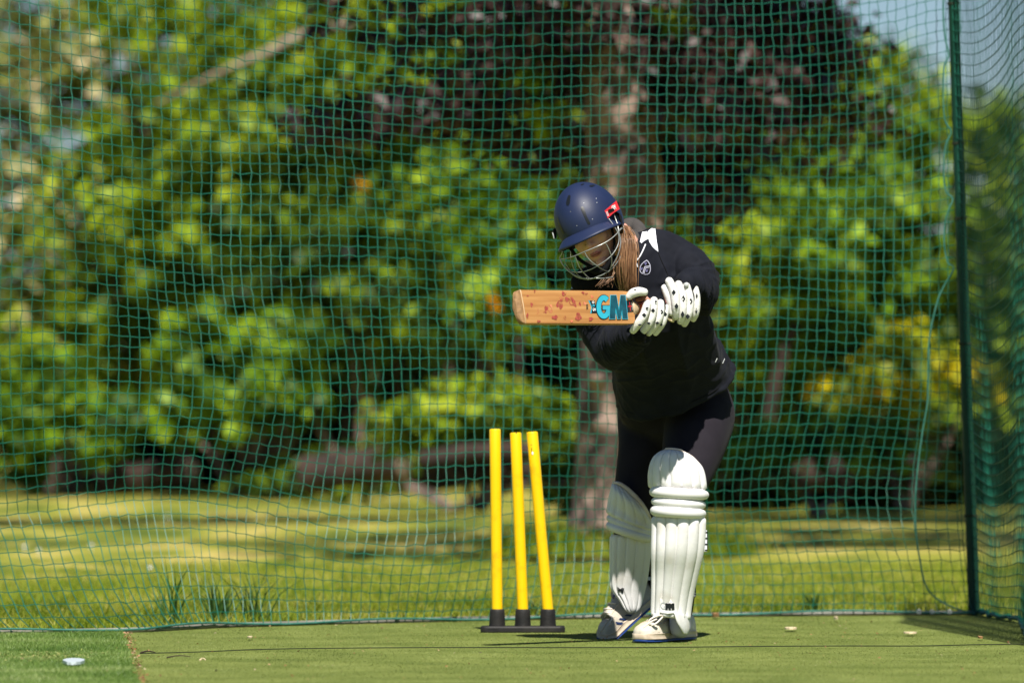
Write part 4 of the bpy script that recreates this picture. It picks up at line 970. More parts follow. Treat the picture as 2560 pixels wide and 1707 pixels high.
# top rim piping
rim = []
for L, Rr, D in [top_rows[1], top_rows[2], top_rows[3], top_rows[4], top_rows[5]]: rim.append(np.array(L))
rim2 = [np.array(r_[1]) for r_ in reversed(top_rows[1:])]
arc, _ = arc_pts(top_rows[5][0], top_rows[5][1], (-.1, -1, .12), .034, [-.6, 0, .6])
MB().add(*tube(rim + [a + np.array([0, .004, .003]) for a in arc] + rim2, .0034, 8, 4)).build('rim_piping', M['padrim'], padF)
for (ly, ry, dp, rd, xl, xr) in ((1229, 1237, .070, .0180, 1634, 1762), (1253, 1262, .068, .0150, 1637, 1756), (1276, 1284, .070, .0180, 1636, 1755)):
    roll(P(xl, ly, YP), P(xr, ry, YP), fw, dp, rd, padF)
for (x, y0, y1, Yq) in ((1764, 1325, 1378, YP + .03), (1735, 1470, 1492, YP + .06)):
    c = P(x, (y0 + y1) / 2, Yq); hh = (y1 - y0) / F * Yq
    MB().add(*box(c, .008, .03, hh)).build('strap_buckle', M['white_cloth'], padF, False)
    for k in range(4): MB().add(*box(c + Vector((.0018, -.002, hh * (-.42 + .28 * k))), .0085, .031, .0032)).build('strap_band', M['black'], padF, False)
    MB().add(*box(c + Vector((-.05, .05, 0)), .12, .006, hh * .8, [(1, 0.25, 0), (0, 1, 0), (0, 0, 1)])).build('strap', M['black'], padF, False)
def text_mesh(s, font_off=0.0, bold=.02):
    cu = bpy.data.curves.new('t', 'FONT'); cu.body = s; cu.offset = bold; cu.resolution_u = 6; o = bpy.data.objects.new('t', cu); COL.objects.link(o)
    me = evaluated(o); v = np.array([q.co[:2] for q in me.vertices]); f_ = [tuple(p.vertices) for p in me.polygons]
    bpy.data.objects.remove(o); bpy.data.curves.remove(cu); bpy.data.meshes.remove(me)
    v = (v - v.min(0)) / (v.max(0) - v.min(0)); return v, f_
def text_on(mb, s, quad, fn, mi, bold=.02, grow=0):
    """quad: four picture corners (tl,tr,br,bl); fn maps a picture point onto the surface"""
    v, f_ = text_mesh(s, bold=bold); tl, tr, br, bl = [np.array(q, float) for q in quad]; V = []
    for x, y in v:
        x = -grow + x * (1 + 2 * grow); y = -grow + y * (1 + 2 * grow)
        p = (bl * (1 - x) + br * x) * (1 - y) + (tl * (1 - x) + tr * x) * y; V.append(fn(p[0], p[1]))
    mb.add(V, f_, mi)
sb = bvh_of(shin)
fy = min(hit(sb, x, 1510, 0).y for x in range(1652, 1690, 3)) - .0015
def patch_pt(l_): return lambda x, y: P(x, y, fy + ((x - 1668) / 785) ** 2 * 9 + ((y - 1512) / 785) * .01 - l_)
q5 = [(1650, 1495), (1668, 1481), (1687, 1498), (1687.5, 1531), (1668, 1533), (1650, 1530)]; f5 = [patch_pt(0)(x, y) for x, y in q5]; b5 = [p + Vector((0, .012, 0)) for p in f5]
MB().add(f5 + b5, [(5, 4, 3, 2, 1, 0), (6, 7, 8, 9, 10, 11)] + [(k, (k + 1) % 6, (k + 1) % 6 + 6, k + 6) for k in range(6)]).build('logo_patch', M['pad'], padF, False)
mb = MB(); text_on(mb, 'G', [(1650.5, 1503.5), (1664, 1505), (1664, 1522), (1651, 1521)], patch_pt(.0006), 1, .0)
for xs_ in ((1663.5, 1669), (1671, 1677), (1679, 1686)): mb.add([patch_pt(.0008)(x, y) for x, y in ((xs_[0], 1507), (xs_[1], 1507), (xs_[1] + .6, 1524), (xs_[0], 1524))], [(0, 3, 2, 1)], 0)
mb.add([patch_pt(.0010)(x, y) for x, y in ((1666, 1508.5), (1684, 1508.5), (1685, 1519), (1666, 1519))], [(0, 3, 2, 1)], 0)
mb.build('logo', [M['ink'], M['silver']], padF, False)
# back pad
YQ = 22.44
padB = part('batting_pad', per); padB['label'] = 'shaded white pad on the back leg'
fb = (-.38, -1, .05)
panel([(P(1530, 1335, YQ), P(1631, 1345, YQ + .04), .055), (P(1529, 1380, YQ + .01), P(1626, 1390, YQ + .05), .055), (P(1530, 1430, YQ + .025), P(1620, 1440, YQ + .07), .052), (P(1532, 1470, YQ + .035), P(1612, 1478, YQ + .08), .050), (P(1553, 1500, YQ + .04), P(1606, 1503, YQ + .08), .042), (P(1566, 1522, YQ + .04), P(1598, 1522, YQ + .07), .028), (P(1577, 1532, YQ + .045), P(1588, 1531, YQ + .06), .010)],
      6, .0090, .014, fb, 'shin_guard', M['pad'], padB)
tb_rows = [(P(1521, 1282, YQ - .02), P(1629, 1325, YQ - .0), .058), (P(1523, 1255, YQ - .02), P(1630, 1312, YQ - .0), .056), (P(1528, 1230, YQ - .03), P(1622, 1290, YQ - .02), .054), (P(1532, 1212, YQ - .03), P(1606, 1263, YQ - .03), .050), (P(1536, 1203, YQ - .02), P(1570, 1224, YQ - .03), .03)]
panel(tb_rows, 6, .0070, .012, (-.35, -1, .05), 'thigh_guard', M['pad'], padB, True, 8, puff=lambda t: 1.3 - .6 * t)
MB().add(*tube([P(1533, 1206, YQ - .05), P(1548, 1208, YQ - .055), P(1572, 1225, YQ - .05), P(1600, 1254, YQ - .045), P(1618, 1280, YQ - .03), P(1629, 1305, YQ)], [.003, .006, .0075, .0075, .006, .004], 10, 4)).build('rim_piping', M['padrim'], padB)
for (ly, ry, dp, rd) in ((1273, 1321, .062, .0145), (1293, 1333, .063, .0130), (1312, 1346, .063, .0150)):
    roll(P(1527, ly, YQ), P(1626, ry, YQ + .02), fb, dp, rd, padB)
for (x, y) in ((1630, 1352), (1628, 1372), (1618, 1446)):
    MB().add(*box(P(x, y, YQ + .12), .022, .05, .010, [(1, 0, .15), (0, 1, 0), (0, 0, 1)])).build('strap', M['white_cloth'], padB, False)
MB().add(*box(P(1625, 1410, YQ + .17), .03, .04, .16, [(1, 0, .1), (0, 1, 0), (-.2, 0, 1)])).build('calf_wrap', M['black'], padB, False)
MB().add(*tube([P(1531, 1470, YQ + .12), P(1529, 1488, YQ + .14), P(1536, 1497, YQ + .15), P(1541, 1486, YQ + .14)], .003, 6, 4)).build('strap', M['padrim'], padB)
sb2 = bvh_of([c2 for c2 in padB.children if c2.name.startswith('shin_guard')][0])
mb = MB(); text_on(mb, 'M', [(1541, 1465), (1558, 1469), (1557, 1482), (1543, 1478)], lambda x, y: hit(sb2, x, y, .003), 0, .05); mb.build('logo', [M['ink']], padB, False)

# ---- shoes
def shoe(heel, toe, roll_up, label, ball=None):
    """heel, ball, toe: points on the sole line; builds upper, midsole, sole along that bent line"""
    root = part('shoe', per); root['label'] = label
    heel, toe = np.array(heel), np.array(toe); bb = heel + (toe - heel) * .66 if ball is None else np.array(ball)
    def frame(t):
        B = .66; k = np.clip((t - B) / .10 + .5, 0, 1); k = k * k * (3 - 2 * k)
        d1 = (bb - heel) / np.linalg.norm(bb - heel); d2 = (toe - bb) / np.linalg.norm(toe - bb)
        d = d1 * (1 - k) + d2 * k; d /= np.linalg.norm(d)
        p = heel + (bb - heel) * t / B if t <= B else bb + (toe - bb) * (t - B) / (1 - B)
        up = np.array(roll_up, float) * (1 - k) + np.array([-.42, -.12, .9]) * k if ball is not None else np.array(roll_up, float)
        up = up - d * (up @ d); up /= np.linalg.norm(up); return p, up, np.cross(up, d)
    ln = np.linalg.norm(bb - heel) + np.linalg.norm(toe - bb)
    ts = [0, .04, .12, .25, .4, .52, .6, .66, .72, .82, .92, .98, 1.0]
    hwid = [.018, .028, .034, .034, .033, .036, .040, .044, .046, .046, .038, .024, .012]
    htop = [.080, .088, .092, .096, .100, .094, .084, .076, .069, .062, .056, .047, .036]
    z0 = .027
    rg_ = []
    for t, w_, h in zip(ts, hwid, htop):
        a = np.linspace(0, 2 * math.pi, 28, endpoint=False); c_, up, s = frame(t); pts = []
        for q in a:
            cx = math.copysign(abs(math.cos(q)) ** .75, math.cos(q)) * w_ * .96; sz = math.sin(q)
            if sz >= 0: wz = z0 + (h - z0) * sz ** .8; cx *= (1 - .38 * sz * sz * (1 if t < .6 else .5))
            else: wz = z0 - .012 * (-sz) ** .5
            pts.append(c_ + s * cx + up * wz)
        rg_.append(np.array(pts))
    dn = []
    for i in range(len(rg_) - 1):
        for k in range(3):
            t = k / 3; p0, p1, p2, p3 = rg_[max(i - 1, 0)], rg_[i], rg_[i + 1], rg_[min(i + 2, len(rg_) - 1)]
            dn.append(.5 * ((2 * p1) + (-p0 + p2) * t + (2 * p0 - 5 * p1 + 4 * p2 - p3) * t * t + (-p0 + 3 * p1 - 3 * p2 + p3) * t ** 3))
    dn.append(rg_[-1])
    upper = MB().add(*loft(dn)).build('upper', M['cream'], root)
    def slab(zb, zt, grow, name, m, r=.004):
        oc = []
        for sg in (1, -1):
            seq = list(zip(ts, hwid)); seq = seq if sg == 1 else seq[::-1]
            for t, w_ in seq: oc.append((t, sg * (w_ + grow)))
        rs = []
        for z, g in ((zb, -.002), (zb + .002, 0), (zt - .002, 0), (zt, -.002)):
            rs.append(np.array([(lambda fr_: fr_[0] + fr_[2] * (w_ + math.copysign(g, w_)) + fr_[1] * z)(frame(.5 + (t - .5) * (1 + (grow + g) * 2 / ln))) for t, w_ in oc]))
        return MB().add(*loft(rs)).build(name, m, root)
    slab(.008, .026, .0018, 'midsole', M['creamsole']); slab(.0, .009, .0008, 'outsole', M['blue'])
    # toe cap seam and collar opening
    def on_upper(t, q, lift=.0012):
        i = min(max(t * (len(dn) - 1), 0), len(dn) - 1.001); i0 = int(i); f_ = i - i0; r0 = dn[i0] * (1 - f_) + dn[i0 + 1] * f_
        j = (q / (2 * math.pi) * 28) % 28; j0 = int(j); g = j - j0; p = r0[j0] * (1 - g) + r0[(j0 + 1) % 28] * g
        c_ = r0.mean(0); o_ = p - c_; return p + o_ / np.linalg.norm(o_) * lift
    MB().add(*tube([on_upper(.78 - .05 * math.sin(q) , q) for q in np.linspace(.1, math.pi - .1, 12)], .0016, 6, 3)).build('toe_seam', M['creamsole'], root)
    for q0 in (.55, math.pi - .55):
        MB().add(*tube([on_upper(t, q0 + (math.pi / 2 - q0) * .35 * (1 - t), .001) for t in np.linspace(.32, .66, 7)], .0018, 6, 3)).build('eyelet_stay', M['creamsole'], root)
    lc_ = MB()
    for k in range(6):
        t = .38 + k * .055; lc_.add(*tube([on_upper(t, .95, .002), on_upper(t + .02, math.pi / 2, .005), on_upper(t, math.pi - .95, .002)], .0026, 6, 3))
    lc_.build('lace', M['lace'], root)
    MB().add(*tube([on_upper(.30, .6, .002), on_upper(.25, 1.2, .006), on_upper(.25, 1.9, .006), on_upper(.30, math.pi - .6, .002)], [.005] * 4, 8, 4)).build('tongue', M['cream'], root)
    return root, upper, on_upper
M['creamdark'] = mat('shaded_grimy_leather', (.36, .32, .25), .6, (.52, .47, .39), 26, .3, 90)  # darker copy of the shoe leather, shade and grime in the colour
rootF, upF, onF = shoe(HEEL_L + Vector((0, 0, .002)), TOE_L + Vector((0, 0, .002)), (0, 0, 1), 'sunlit cream shoe flat on the turf')
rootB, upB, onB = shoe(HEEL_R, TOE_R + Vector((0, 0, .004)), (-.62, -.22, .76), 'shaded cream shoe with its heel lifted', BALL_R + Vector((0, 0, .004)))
def from5b(pts): return [(1460 + x / 7.35, 1460 + y / 7.35) for x, y in pts]
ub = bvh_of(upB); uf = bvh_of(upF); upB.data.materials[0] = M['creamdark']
for q in ([(775, 550), (925, 572), (905, 600), (735, 580)], [(655, 620), (838, 642), (815, 678), (632, 645)], [(572, 688), (728, 712), (700, 750), (588, 732)]):
    decal(ub, from5b(q), 'stripe', M['navy'], rootB, .0026, 3)
for q in ([(1595, 800), (1742, 935), (1725, 955), (1568, 815)], [(1640, 752), (1690, 805), (1680, 815), (1628, 765)]):
    decal(uf, from5b(q), 'stripe', M['navy'], rootF, .0026, 3)
def pt5(x, y, Y): return P(1460 + x / 7.35, 1460 + y / 7.35, Y)
MB().add(*tube([pt5(1440, 620, 22.03), pt5(1430, 570, 22.0), pt5(1330, 585, 21.98), pt5(1230, 635, 21.97), pt5(1180, 705, 21.97), pt5(1230, 752, 21.97), pt5(1340, 705, 21.98), pt5(1440, 600, 22.0)], .0028, 8, 5)).build('lace_bow', M['lace'], rootF)
MB().add(*tube([pt5(1330, 640, 21.98), pt5(1220, 690, 21.96), pt5(1150, 745, 21.955), pt5(1095, 792, 21.95)], .0026, 8, 4)).build('lace_bow', M['lace'], rootF)
# sock, blue collar of the back shoe
MB().add(*tube([J['anR'] + Vector((-.045, -.05, .02)), J['anR'] + Vector((-.06, -.07, -.05))], [.032, .03], 14, 3)).build('sock', M['sock'], per)
MB().add(*tube([pt5(600, 140, 22.66), pt5(560, 190, 22.63), pt5(550, 270, 22.60), pt5(585, 370, 22.58), pt5(640, 430, 22.57), pt5(725, 470, 22.57), pt5(790, 430, 22.60)], .0042, 8, 5)).build('shoe_collar', M['blue'], rootB)
MB().add(*tube([pt5(1180, 30, 22.72), pt5(1165, 130, 22.70), pt5(1150, 230, 22.68), pt5(1100, 320, 22.66)], [.007, .008, .007, .003], 8, 4)).build('shoe_collar', M['blue'], rootB)
MB().add(*tube([J['anL'] + Vector((0, .0, .03)), J['anL'] + Vector((-.0, -.01, -.05))], [.036, .034], 14, 3)).build('sock', M['sock'], per)

# ---- gloves
def glove(FS, YS, wr, label, thumb, ty, rads, diamonds, cuffpts):
    g = part('batting_glove', per); g['label'] = label; rolls = []
    for f_, y, r_ in zip(FS, YS, rads):
        p = [P(*f_[0], y + .004), P(*f_[1], y - .001), P(*f_[2], y - .001), P(*f_[3], y + .014)]
        m_ = MB().add(*tube(p, [r_ * 1.0, r_ * 1.08, r_ * 1.06, r_ * .88], 16, 6)); rolls.append((m_, f_, y, r_))
    tp = [P(x, y_, ty) for x, y_ in thumb]
    MB().add(*tube(tp, [.011, .0145, .0145, .012][:len(tp)], 14, 5)).build('thumb_roll', M['glove'], g)
    dm = MB(); 
    for (x, y, w_, h_) in diamonds:
        k = min(range(4), key=lambda i: min(math.hypot(x - q[0], y - q[1]) for q in catmull(FS[i], 5)))
        w_ *= 1.8; h_ *= 1.5
        # ride on the finger surface
        best = min(catmull(FS[k], 8), key=lambda q: math.hypot(x - q[0], y - q[1])); dx = (x - best[0]) / F * YS[k]; r_ = rads[k]
        r_ = r_ * 1.08; Yd = YS[k] - .001 - math.sqrt(max(r_ * r_ - dx * dx, 1e-7)) - .0016
        c = P(x, y, Yd); sl = dx / r_
        sx = 1; rolls[k][0].add([c + Vector((-w_, .0012 - sl * .0 , 0)), c + Vector((0, 0, -h_)), c + Vector((w_, .0012 + sl * .004, 0)), c + Vector((0, 0, h_))], [(0, 1, 2, 3)], 1)
    for m_, *_ in rolls: m_.build('finger_roll', [M['glove'], M['ink']], g)
    pal = MB(); palm = P(*FS[1][1], YS[1] + .045).lerp(P(*FS[2][1], YS[2] + .045), .5)
    pal.add(*ell(palm, .040, .030, .042)); pal.add(*tube([wr, wr.lerp(palm, .6)], [.036, .033], 14, 3))
    for q in cuffpts: pal.add(*ell(P(*q[:3]), q[3], q[3], q[3]))
    remesh('palm', pal, .004, [M['black']], g, 5)
    return g
D = lambda x, y, w_=.0036, h_=.0062: (1540 + x / 7.127, 660 + y / 7.127, w_, h_)
gl = glove(FT, YT, J['wrL'], 'upper glove nearest the end of the handle', [(1661, 719), (1669, 735), (1676, 757), (1678, 782)], YT[0] + .012, [.0132, .0128, .0128, .0118],
      [D(1030, 505), D(1078, 750), D(1200, 618, .0034, .0078), D(1187, 900, .0034, .0078), D(1333, 665, .003, .0078), D(1278, 935, .0042, .006), D(1440, 570, .0018, .007), D(1430, 835, .0022, .007)],
      [(1672, 715, YT[0] + .03, .018), (1690, 706, YT[1] + .03, .014), (1720, 712, YT[2] + .03, .014)])
for x, y in ((1697, 709), (1716, 712)): MB().add(*ell(P(x, y, YT[1] + .010), .008, .005, .008)).build('knuckle_patch', M['silver'], gl)
gr = glove(FB, YB, J['wrR'], 'lower glove beside the shoulders of the bat', [(1572, 742), (1582, 733), (1597, 729), (1611, 730)], YB[0] - .012, [.0128, .0124, .0118, .0108],
      [D(553, 785, .003, .003), D(500, 908, .004, .0048), D(710, 668, .0028, .0026), D(660, 828, .0036, .0052), D(812, 852, .0032, .0052), D(875, 893, .0036, .0052), D(425, 1083, .004, .002), D(585, 1058, .0038, .003), D(737, 1050, .0036, .0034), D(803, 1080, .0036, .003)],
      [(1600, 745, YB[0] + .02, .016), (1598, 840, YB[0] + .05, .024)])
MB().add(*ell(P(1588, 724.5, YB[0] - .0255), .0042, .0008, .0022)).build('diamond_print', M['ink'], gr)
MB().add(*tube([P(1592, 750, YB[0] + .004), P(1605, 747, YB[0] + .004), P(1614, 738, YB[0] + .004)], [.006, .008, .006], 10, 3)).build('palm_trim', mat('brown_leather', (.16, .045, .015), .6), gr)
MB().add(*tube([P(1668, 793, YT[0] + .02), P(1676, 799, YT[0] + .018), P(1683, 803, YT[0] + .018)], [.004, .006, .004], 10, 3)).build('finger_tip', M['chip'], gl)

# ---- hair
hb = MB()
rh = np.random.default_rng(9)
for k in range(1500):
    u = rh.random(); v = rh.normal(0, 1)
    e_ = .10 if rh.random() < .04 else 0
    lk = math.floor(u * 9) / 9 + .055; u = u * .55 + lk * .45      # strands gather into locks
    xs = [1553 + 10 * u, 1552 + 30 * u, 1546 + 44 * u, 1540 + 50 * u, 1545 + 44 * u, 1555 + 32 * u + rh.normal(0, 3)]
    ys = [562 + 4 * u, 590, 625, 665, 705, 738 + rh.uniform(-14, 10)]
    wob = rh.normal(0, 1.2, 6) + e_ * rh.normal(0, 60)
    Ys = [21.80 + .018 * v, 21.755 + .014 * v, 21.735 + .012 * v, 21.73 + .012 * v, 21.735 + .011 * v, 21.75 + .01 * v]
    bow = -.028 * math.sin(math.pi * u)
    pts = [P(x + w_, y, Y + bow) for x, y, Y, w_ in zip(xs, ys, Ys, wob)]
    V, Fc = tube(pts, [.0006, .0010, .0011, .0010, .0008, .0003], 3, 3, cap=False); hb.add(V, Fc)
for k in range(26):   # loose wisps lower left of the face
    x0 = rh.uniform(1520, 1548); pts = [P(x0, 655, 21.78), P(x0 - rh.uniform(0, 14), 690, 21.76), P(x0 - rh.uniform(5, 45), 712 + rh.uniform(-6, 8), 21.75)]
    hb.add(*tube(pts, [.0011, .0009, .0004], 4, 4, cap=False))
hb.add(*tube([P(1560, 566, 21.84), P(1570, 610, 21.79), P(1568, 665, 21.77), P(1568, 715, 21.78), P(1571, 735, 21.78)], [.012, .020, .025, .022, .014], 12, 4))
hairm, n, l, b = nodes_of('hair_strands')
g_ = n.new('ShaderNodeNewGeometry'); r_ = n.new('ShaderNodeValToRGB'); es = r_.color_ramp.elements
es[0].color = (.14, .07, .036, 1); es[1].color = (.40, .22, .105, 1); x_ = es.new(.55); x_.color = (.23, .115, .055, 1)
l.new(g_.outputs['Random Per Island'], r_.inputs[0]); l.new(r_.outputs[0], b.inputs['Base Color']); b.inputs['Roughness'].default_value = .38; b.inputs['Specular IOR Level'].default_value = .5
hb.build('hair', hairm, per)

# ---- helmet
hel = part('helmet', per)
HR = (.1045, .1270, .130); HOFF = np.array([0, .004, .012])
def brimz(ph): # ph: 0 at the front; height of the shell edge
    f_ = math.cos(ph); return .016 * max(0, f_) ** .7 - .050 * (1 - max(0, f_)) ** 1.3 if f_ > 0 else -.050 - .012 * (-f_)
def shell_pt(ph, t, grow=0):
    """ph 0 = front, t 0 top .. 1 edge"""
    ze = (brimz(ph) - HOFF[2]) / HR[2]; th_e = math.acos(max(-1, min(1, ze))); th = th_e * t
    x = math.sin(th) * math.sin(ph) * (HR[0] + grow); y = -math.sin(th) * math.cos(ph) * (HR[1] + grow); z = math.cos(th) * (HR[2] + grow)
    # slightly fuller sides, as moulded shells are
    return HL(HOFF[0] + x, HOFF[1] + y, HOFF[2] + z)
nph, nt = 64, 26; V = []; Fc = []
for i in range(nt + 1):
    for j in range(nph): V.append(shell_pt(2 * math.pi * j / nph, i / nt if i else .0005))
for i in range(nt):
    for j in range(nph): a = i * nph + j; b3 = i * nph + (j + 1) % nph; Fc.append((a, a + nph, b3 + nph, b3))
shell = mesh_obj('shell', V, Fc, M['helmet'], hel)
so = shell.modifiers.new('s', 'SOLIDIFY'); so.thickness = .006; so.offset = -1
# peak
V = []; Fc = []; PH = np.linspace(-R(84), R(84), 41); NR_ = 7
for ph in PH:
    f_ = max(0, math.cos(ph / R(84) * R(90))) ** .55
    e0 = np.array(shell_pt(ph, 1.0)); dirl = HM @ np.array([math.sin(ph) * .75, -math.cos(ph) - .15, -.42]); dirl /= np.linalg.norm(dirl)
    up_l = HM @ np.array([0, 0, 1.0])
    inner = np.array(shell_pt(ph, .955, .001))
    for k in range(NR_):
        q = k / (NR_ - 1); V.append(inner + (e0 - inner) * min(1, q * 2) * .4 + dirl * (.043 * f_ + .002) * q + up_l * .003 * math.sin(q * math.pi))
for i in range(len(PH) - 1):
    for k in range(NR_ - 1): a = i * NR_ + k; Fc.append((a, a + 1, a + NR_ + 1, a + NR_))
pk = mesh_obj('peak', V, Fc, M['helmet'], hel); so = pk.modifiers.new('s', 'SOLIDIFY'); so.thickness = .005; so.offset = 0
hbv = bvh_of(shell)
def from2(pts): return [(1360 + x / 5.225, 440 + y / 5.225) for x, y in pts]
for q in ([(318, 262), (334, 254), (343, 268), (336, 350), (322, 386), (302, 384), (296, 352), (306, 300)], [(492, 412), (512, 402), (526, 420), (556, 530), (592, 612), (580, 632), (562, 620), (520, 515), (494, 440)],
          [(178, 540), (190, 536), (200, 580), (235, 690), (262, 748), (244, 752), (212, 680), (186, 590)], [(482, 118), (508, 104), (522, 108), (498, 124)], [(598, 128), (640, 118), (656, 130), (628, 146), (602, 142)]):
    qc = np.mean(q, axis=0); q = [((x - qc[0]) * 1.25 + qc[0], (y - qc[1]) * 1.04 + qc[1]) for x, y in q]; decal(hbv, from2(q), 'vent', M['ink'], hel, .0012, 2)
for x, y in ((682, 296), (632, 564), (348, 467), (520, 355), (690, 350), (430, 650)):
    r_ = 3.2; decal(hbv, from2([(x + r_ * math.cos(a) * 1.1, y + r_ * math.sin(a) * 1.5) for a in np.linspace(0, 5.2, 6)]), 'scuff', M['white'], hel, .0007, 0)
# grille: steel wires on a cage round the face
GC = np.array([0, -.022, -.045]); GR = np.array([.117, .150, .132])
def cage(x, y, far=False):
    px, py = 1360 + x / 5.225, 440 + y / 5.225
    o_ = np.array(EYE); d_ = np.array(P(px, py, 20)) - o_; d_ /= np.linalg.norm(d_)
    ol = ((o_ - HC) @ HM - GC) / GR; dl = (d_ @ HM) / GR; A_ = dl @ dl; B_ = ol @ dl; C_ = ol @ ol - 1; disc = B_ * B_ - A_ * C_
    t = (-B_ + (math.sqrt(disc) if far else -math.sqrt(disc))) / A_ if disc > 0 else -B_ / A_
    return o_ + d_ * t
def wire(pts, r_=.0017, far=()):
    MB().add(*tube([cage(x, y, i in far) for i, (x, y) in enumerate(pts)], r_, 8, 6)).build('grille_wire', M['steel'], hel)
wire([(215, 940), (238, 1000), (208, 1062), (216, 1084), (290, 1076), (400, 1045), (530, 990), (670, 932), (800, 870), (890, 810), (960, 745), (1000, 700), (1035, 680)])
wire([(208, 1068), (225, 1130), (280, 1195), (350, 1243), (430, 1256), (520, 1250), (610, 1220), (700, 1172), (790, 1115), (870, 1050), (935, 965), (972, 880), (980, 800), (962, 735), (905, 640), (848, 560)])
wire([(212, 1078), (240, 1150), (310, 1230), (400, 1300), (480, 1335), (600, 1345), (720, 1310), (830, 1255), (920, 1175), (1000, 1060), (1050, 930), (1066, 820), (1045, 700), (1010, 590), (960, 490)], .0021)
wire([(570, 1352), (660, 1336), (780, 1338), (900, 1322)], .0022)
wire([(530, 990), (560, 1050), (610, 1110), (700, 1178), (770, 1222), (852, 1252)])
wire([(408, 1044), (430, 1110), (465, 1190), (510, 1255), (560, 1310), (605, 1345)])
wire([(255, 1020), (262, 1090), (300, 1170), (345, 1240), (400, 1290), (480, 1325), (560, 1335)], .0015)
wire([(345, 985), (352, 1080), (375, 1170), (410, 1250), (450, 1300), (500, 1330)], .0015)
wire([(800, 870), (835, 930), (868, 1010), (885, 1090), (878, 1180), (850, 1252)], .0015)
wire([(905, 470), (935, 560), (962, 640), (975, 730), (1000, 830), (990, 950), (950, 1070), (880, 1190)], .0019)
wire([(960, 745), (985, 700), (1030, 672), (1040, 690)], .0016)
MB().add(*tube([cage(940, 480), cage(985, 520), cage(1010, 600), cage(1030, 690)], [.007, .009, .008, .003], 10, 4, flat=.5)).build('side_guard', M['black'], hel)
# hinge blocks
def blk(pts, Y, th, m, name):
    q = [P(*p, Y) for p in from2(pts)]; n_ = len(q); bk = [p + Vector((.0, th, 0)) for p in q]
    return MB().add(q + bk, [tuple(range(n_ - 1, -1, -1)), tuple(range(n_, 2 * n_))] + [(i, (i + 1) % n_, (i + 1) % n_ + n_, i + n_) for i in range(n_)]).build(name, M[m], hel, False)
hy = HL(.105, -.045, .03)[1] - .012
blk([(785, 460), (945, 323), (990, 432), (900, 490), (826, 562)], hy, .012, 'red', 'hinge_badge')
blk([(948, 340), (972, 335), (985, 372), (990, 430), (965, 400)], hy + .004, .02, 'black', 'hinge_clip')
blk([(838, 440), (905, 420), (920, 445), (860, 478), (838, 470)], hy - .003, .004, 'black', 'hinge_clip')
mb = MB(); text_on(mb, 'GM', [from2([(878, 395)])[0], from2([(925, 372)])[0], from2([(944, 432)])[0], from2([(895, 452)])[0]], lambda x, y: P(x, y, hy - .0012), 0, .04); mb.build('badge_print', M['white'], hel, False)
mb = MB(); text_on(mb, 'SMALL'[:0] + 'MINI'[:0] + 'III', [from2([(808, 470)])[0], from2([(828, 460)])[0], from2([(850, 520)])[0], from2([(830, 530)])[0]], lambda x, y: P(x, y, hy - .0012), 0, .0); mb.build('badge_print', M['white'], hel, False)
hy2 = HL(-.105, -.04, .03)[1]
blk([(112, 700), (150, 680), (168, 740), (162, 820), (140, 815), (126, 750)], hy2, .014, 'black', 'hinge_clip')
blk([(104, 735), (120, 742), (142, 815), (128, 822)], hy2 - .002, .003, 'silver', 'hinge_clip')
# chin strap
MB().add(*tube([HL(.090, -.035, .030), HL(.080, -.055, -.01), HL(.070, -.062, -.05), HL(.054, -.075, -.085), HL(.03, -.09, -.108)], [.0042, .0040, .0038, .0038, .0045], 10, 5)).build('chin_strap', M['black'], hel)
MB().add(*tube([HL(-.088, -.035, .030), HL(-.080, -.05, -.02), HL(-.066, -.062, -.07), HL(-.03, -.085, -.108)], [.006, .006, .006, .006], 10, 5)).build('chin_strap', M['black'], hel)
MB().add(*tube([HL(.050, -.078, -.088), HL(.02, -.090, -.120), HL(-.02, -.090, -.124), HL(-.05, -.072, -.105)], [.007, .011, .011, .008], 12, 5)).build('chin_cup', M['black'], hel)

# ------------------------------------------------------------------ the bat
bat = thing('cricket_bat', BT.lerp(BS, .5), 'worn willow cricket bat with ball marks held out level by the batter', 'cricket bat')
bw = Vector((0, 0, 1)); bw = (bw - bax * bw.dot(bax)).normalized(); bn_ = bax.cross(bw).normalized()
if bn_.y > 0: bn_ = -bn_
tilt = R(12); fN = (bn_ * math.cos(tilt) + bw * math.sin(tilt)).normalized(); fW = (bw * math.cos(tilt) - bn_ * math.sin(tilt)).normalized()
BW = .1055; blen = (BS - BT).length
def bat_ring(s, hw, edge, spine, shift=0, face=0):
    """cross section at distance s from the toe: flat face, thick edges, ridge behind"""
    c = BT + bax * s; out = []
    prof = [(-1, 0), (-.97, .0018), (-.5, .0030), (0, .0034), (.5, .0030), (.97, .0018), (1, 0), (1, -edge * .5), (.985, -edge), (.8, -edge - (spine - edge) * .18), (.4, -edge - (spine - edge) * .62), (.08, -spine), (-.08, -spine), (-.4, -edge - (spine - edge) * .62), (-.8, -edge - (spine - edge) * .18), (-.985, -edge), (-1, -edge * .5)]
    for w_, d in prof: out.append(np.array(c + fW * (w_ * hw) + fN * (d - face)))
    return np.array(out)
rs = [bat_ring(-.014, BW * .30, .008, .014, face=.008), bat_ring(-.010, BW * .40, .012, .022, face=.004), bat_ring(-.004, BW * .47, .016, .028, face=.001), bat_ring(.004, BW * .497, .018, .031), bat_ring(.02, BW / 2, .020, .034), bat_ring(.15, BW / 2, .022, .042), bat_ring(.35, BW / 2, .021, .044),
      bat_ring(blen - .035, BW / 2, .018, .038), bat_ring(blen - .012, BW * .485, .017, .036), bat_ring(blen - .004, BW * .40, .016, .034), bat_ring(blen, BW * .22, .015, .032)]
mb = MB().add(*loft(rs)); blade = mb.build('blade', [M['wood']], bat)
for p_ in blade.data.polygons: p_.use_smooth = len(p_.vertices) == 4
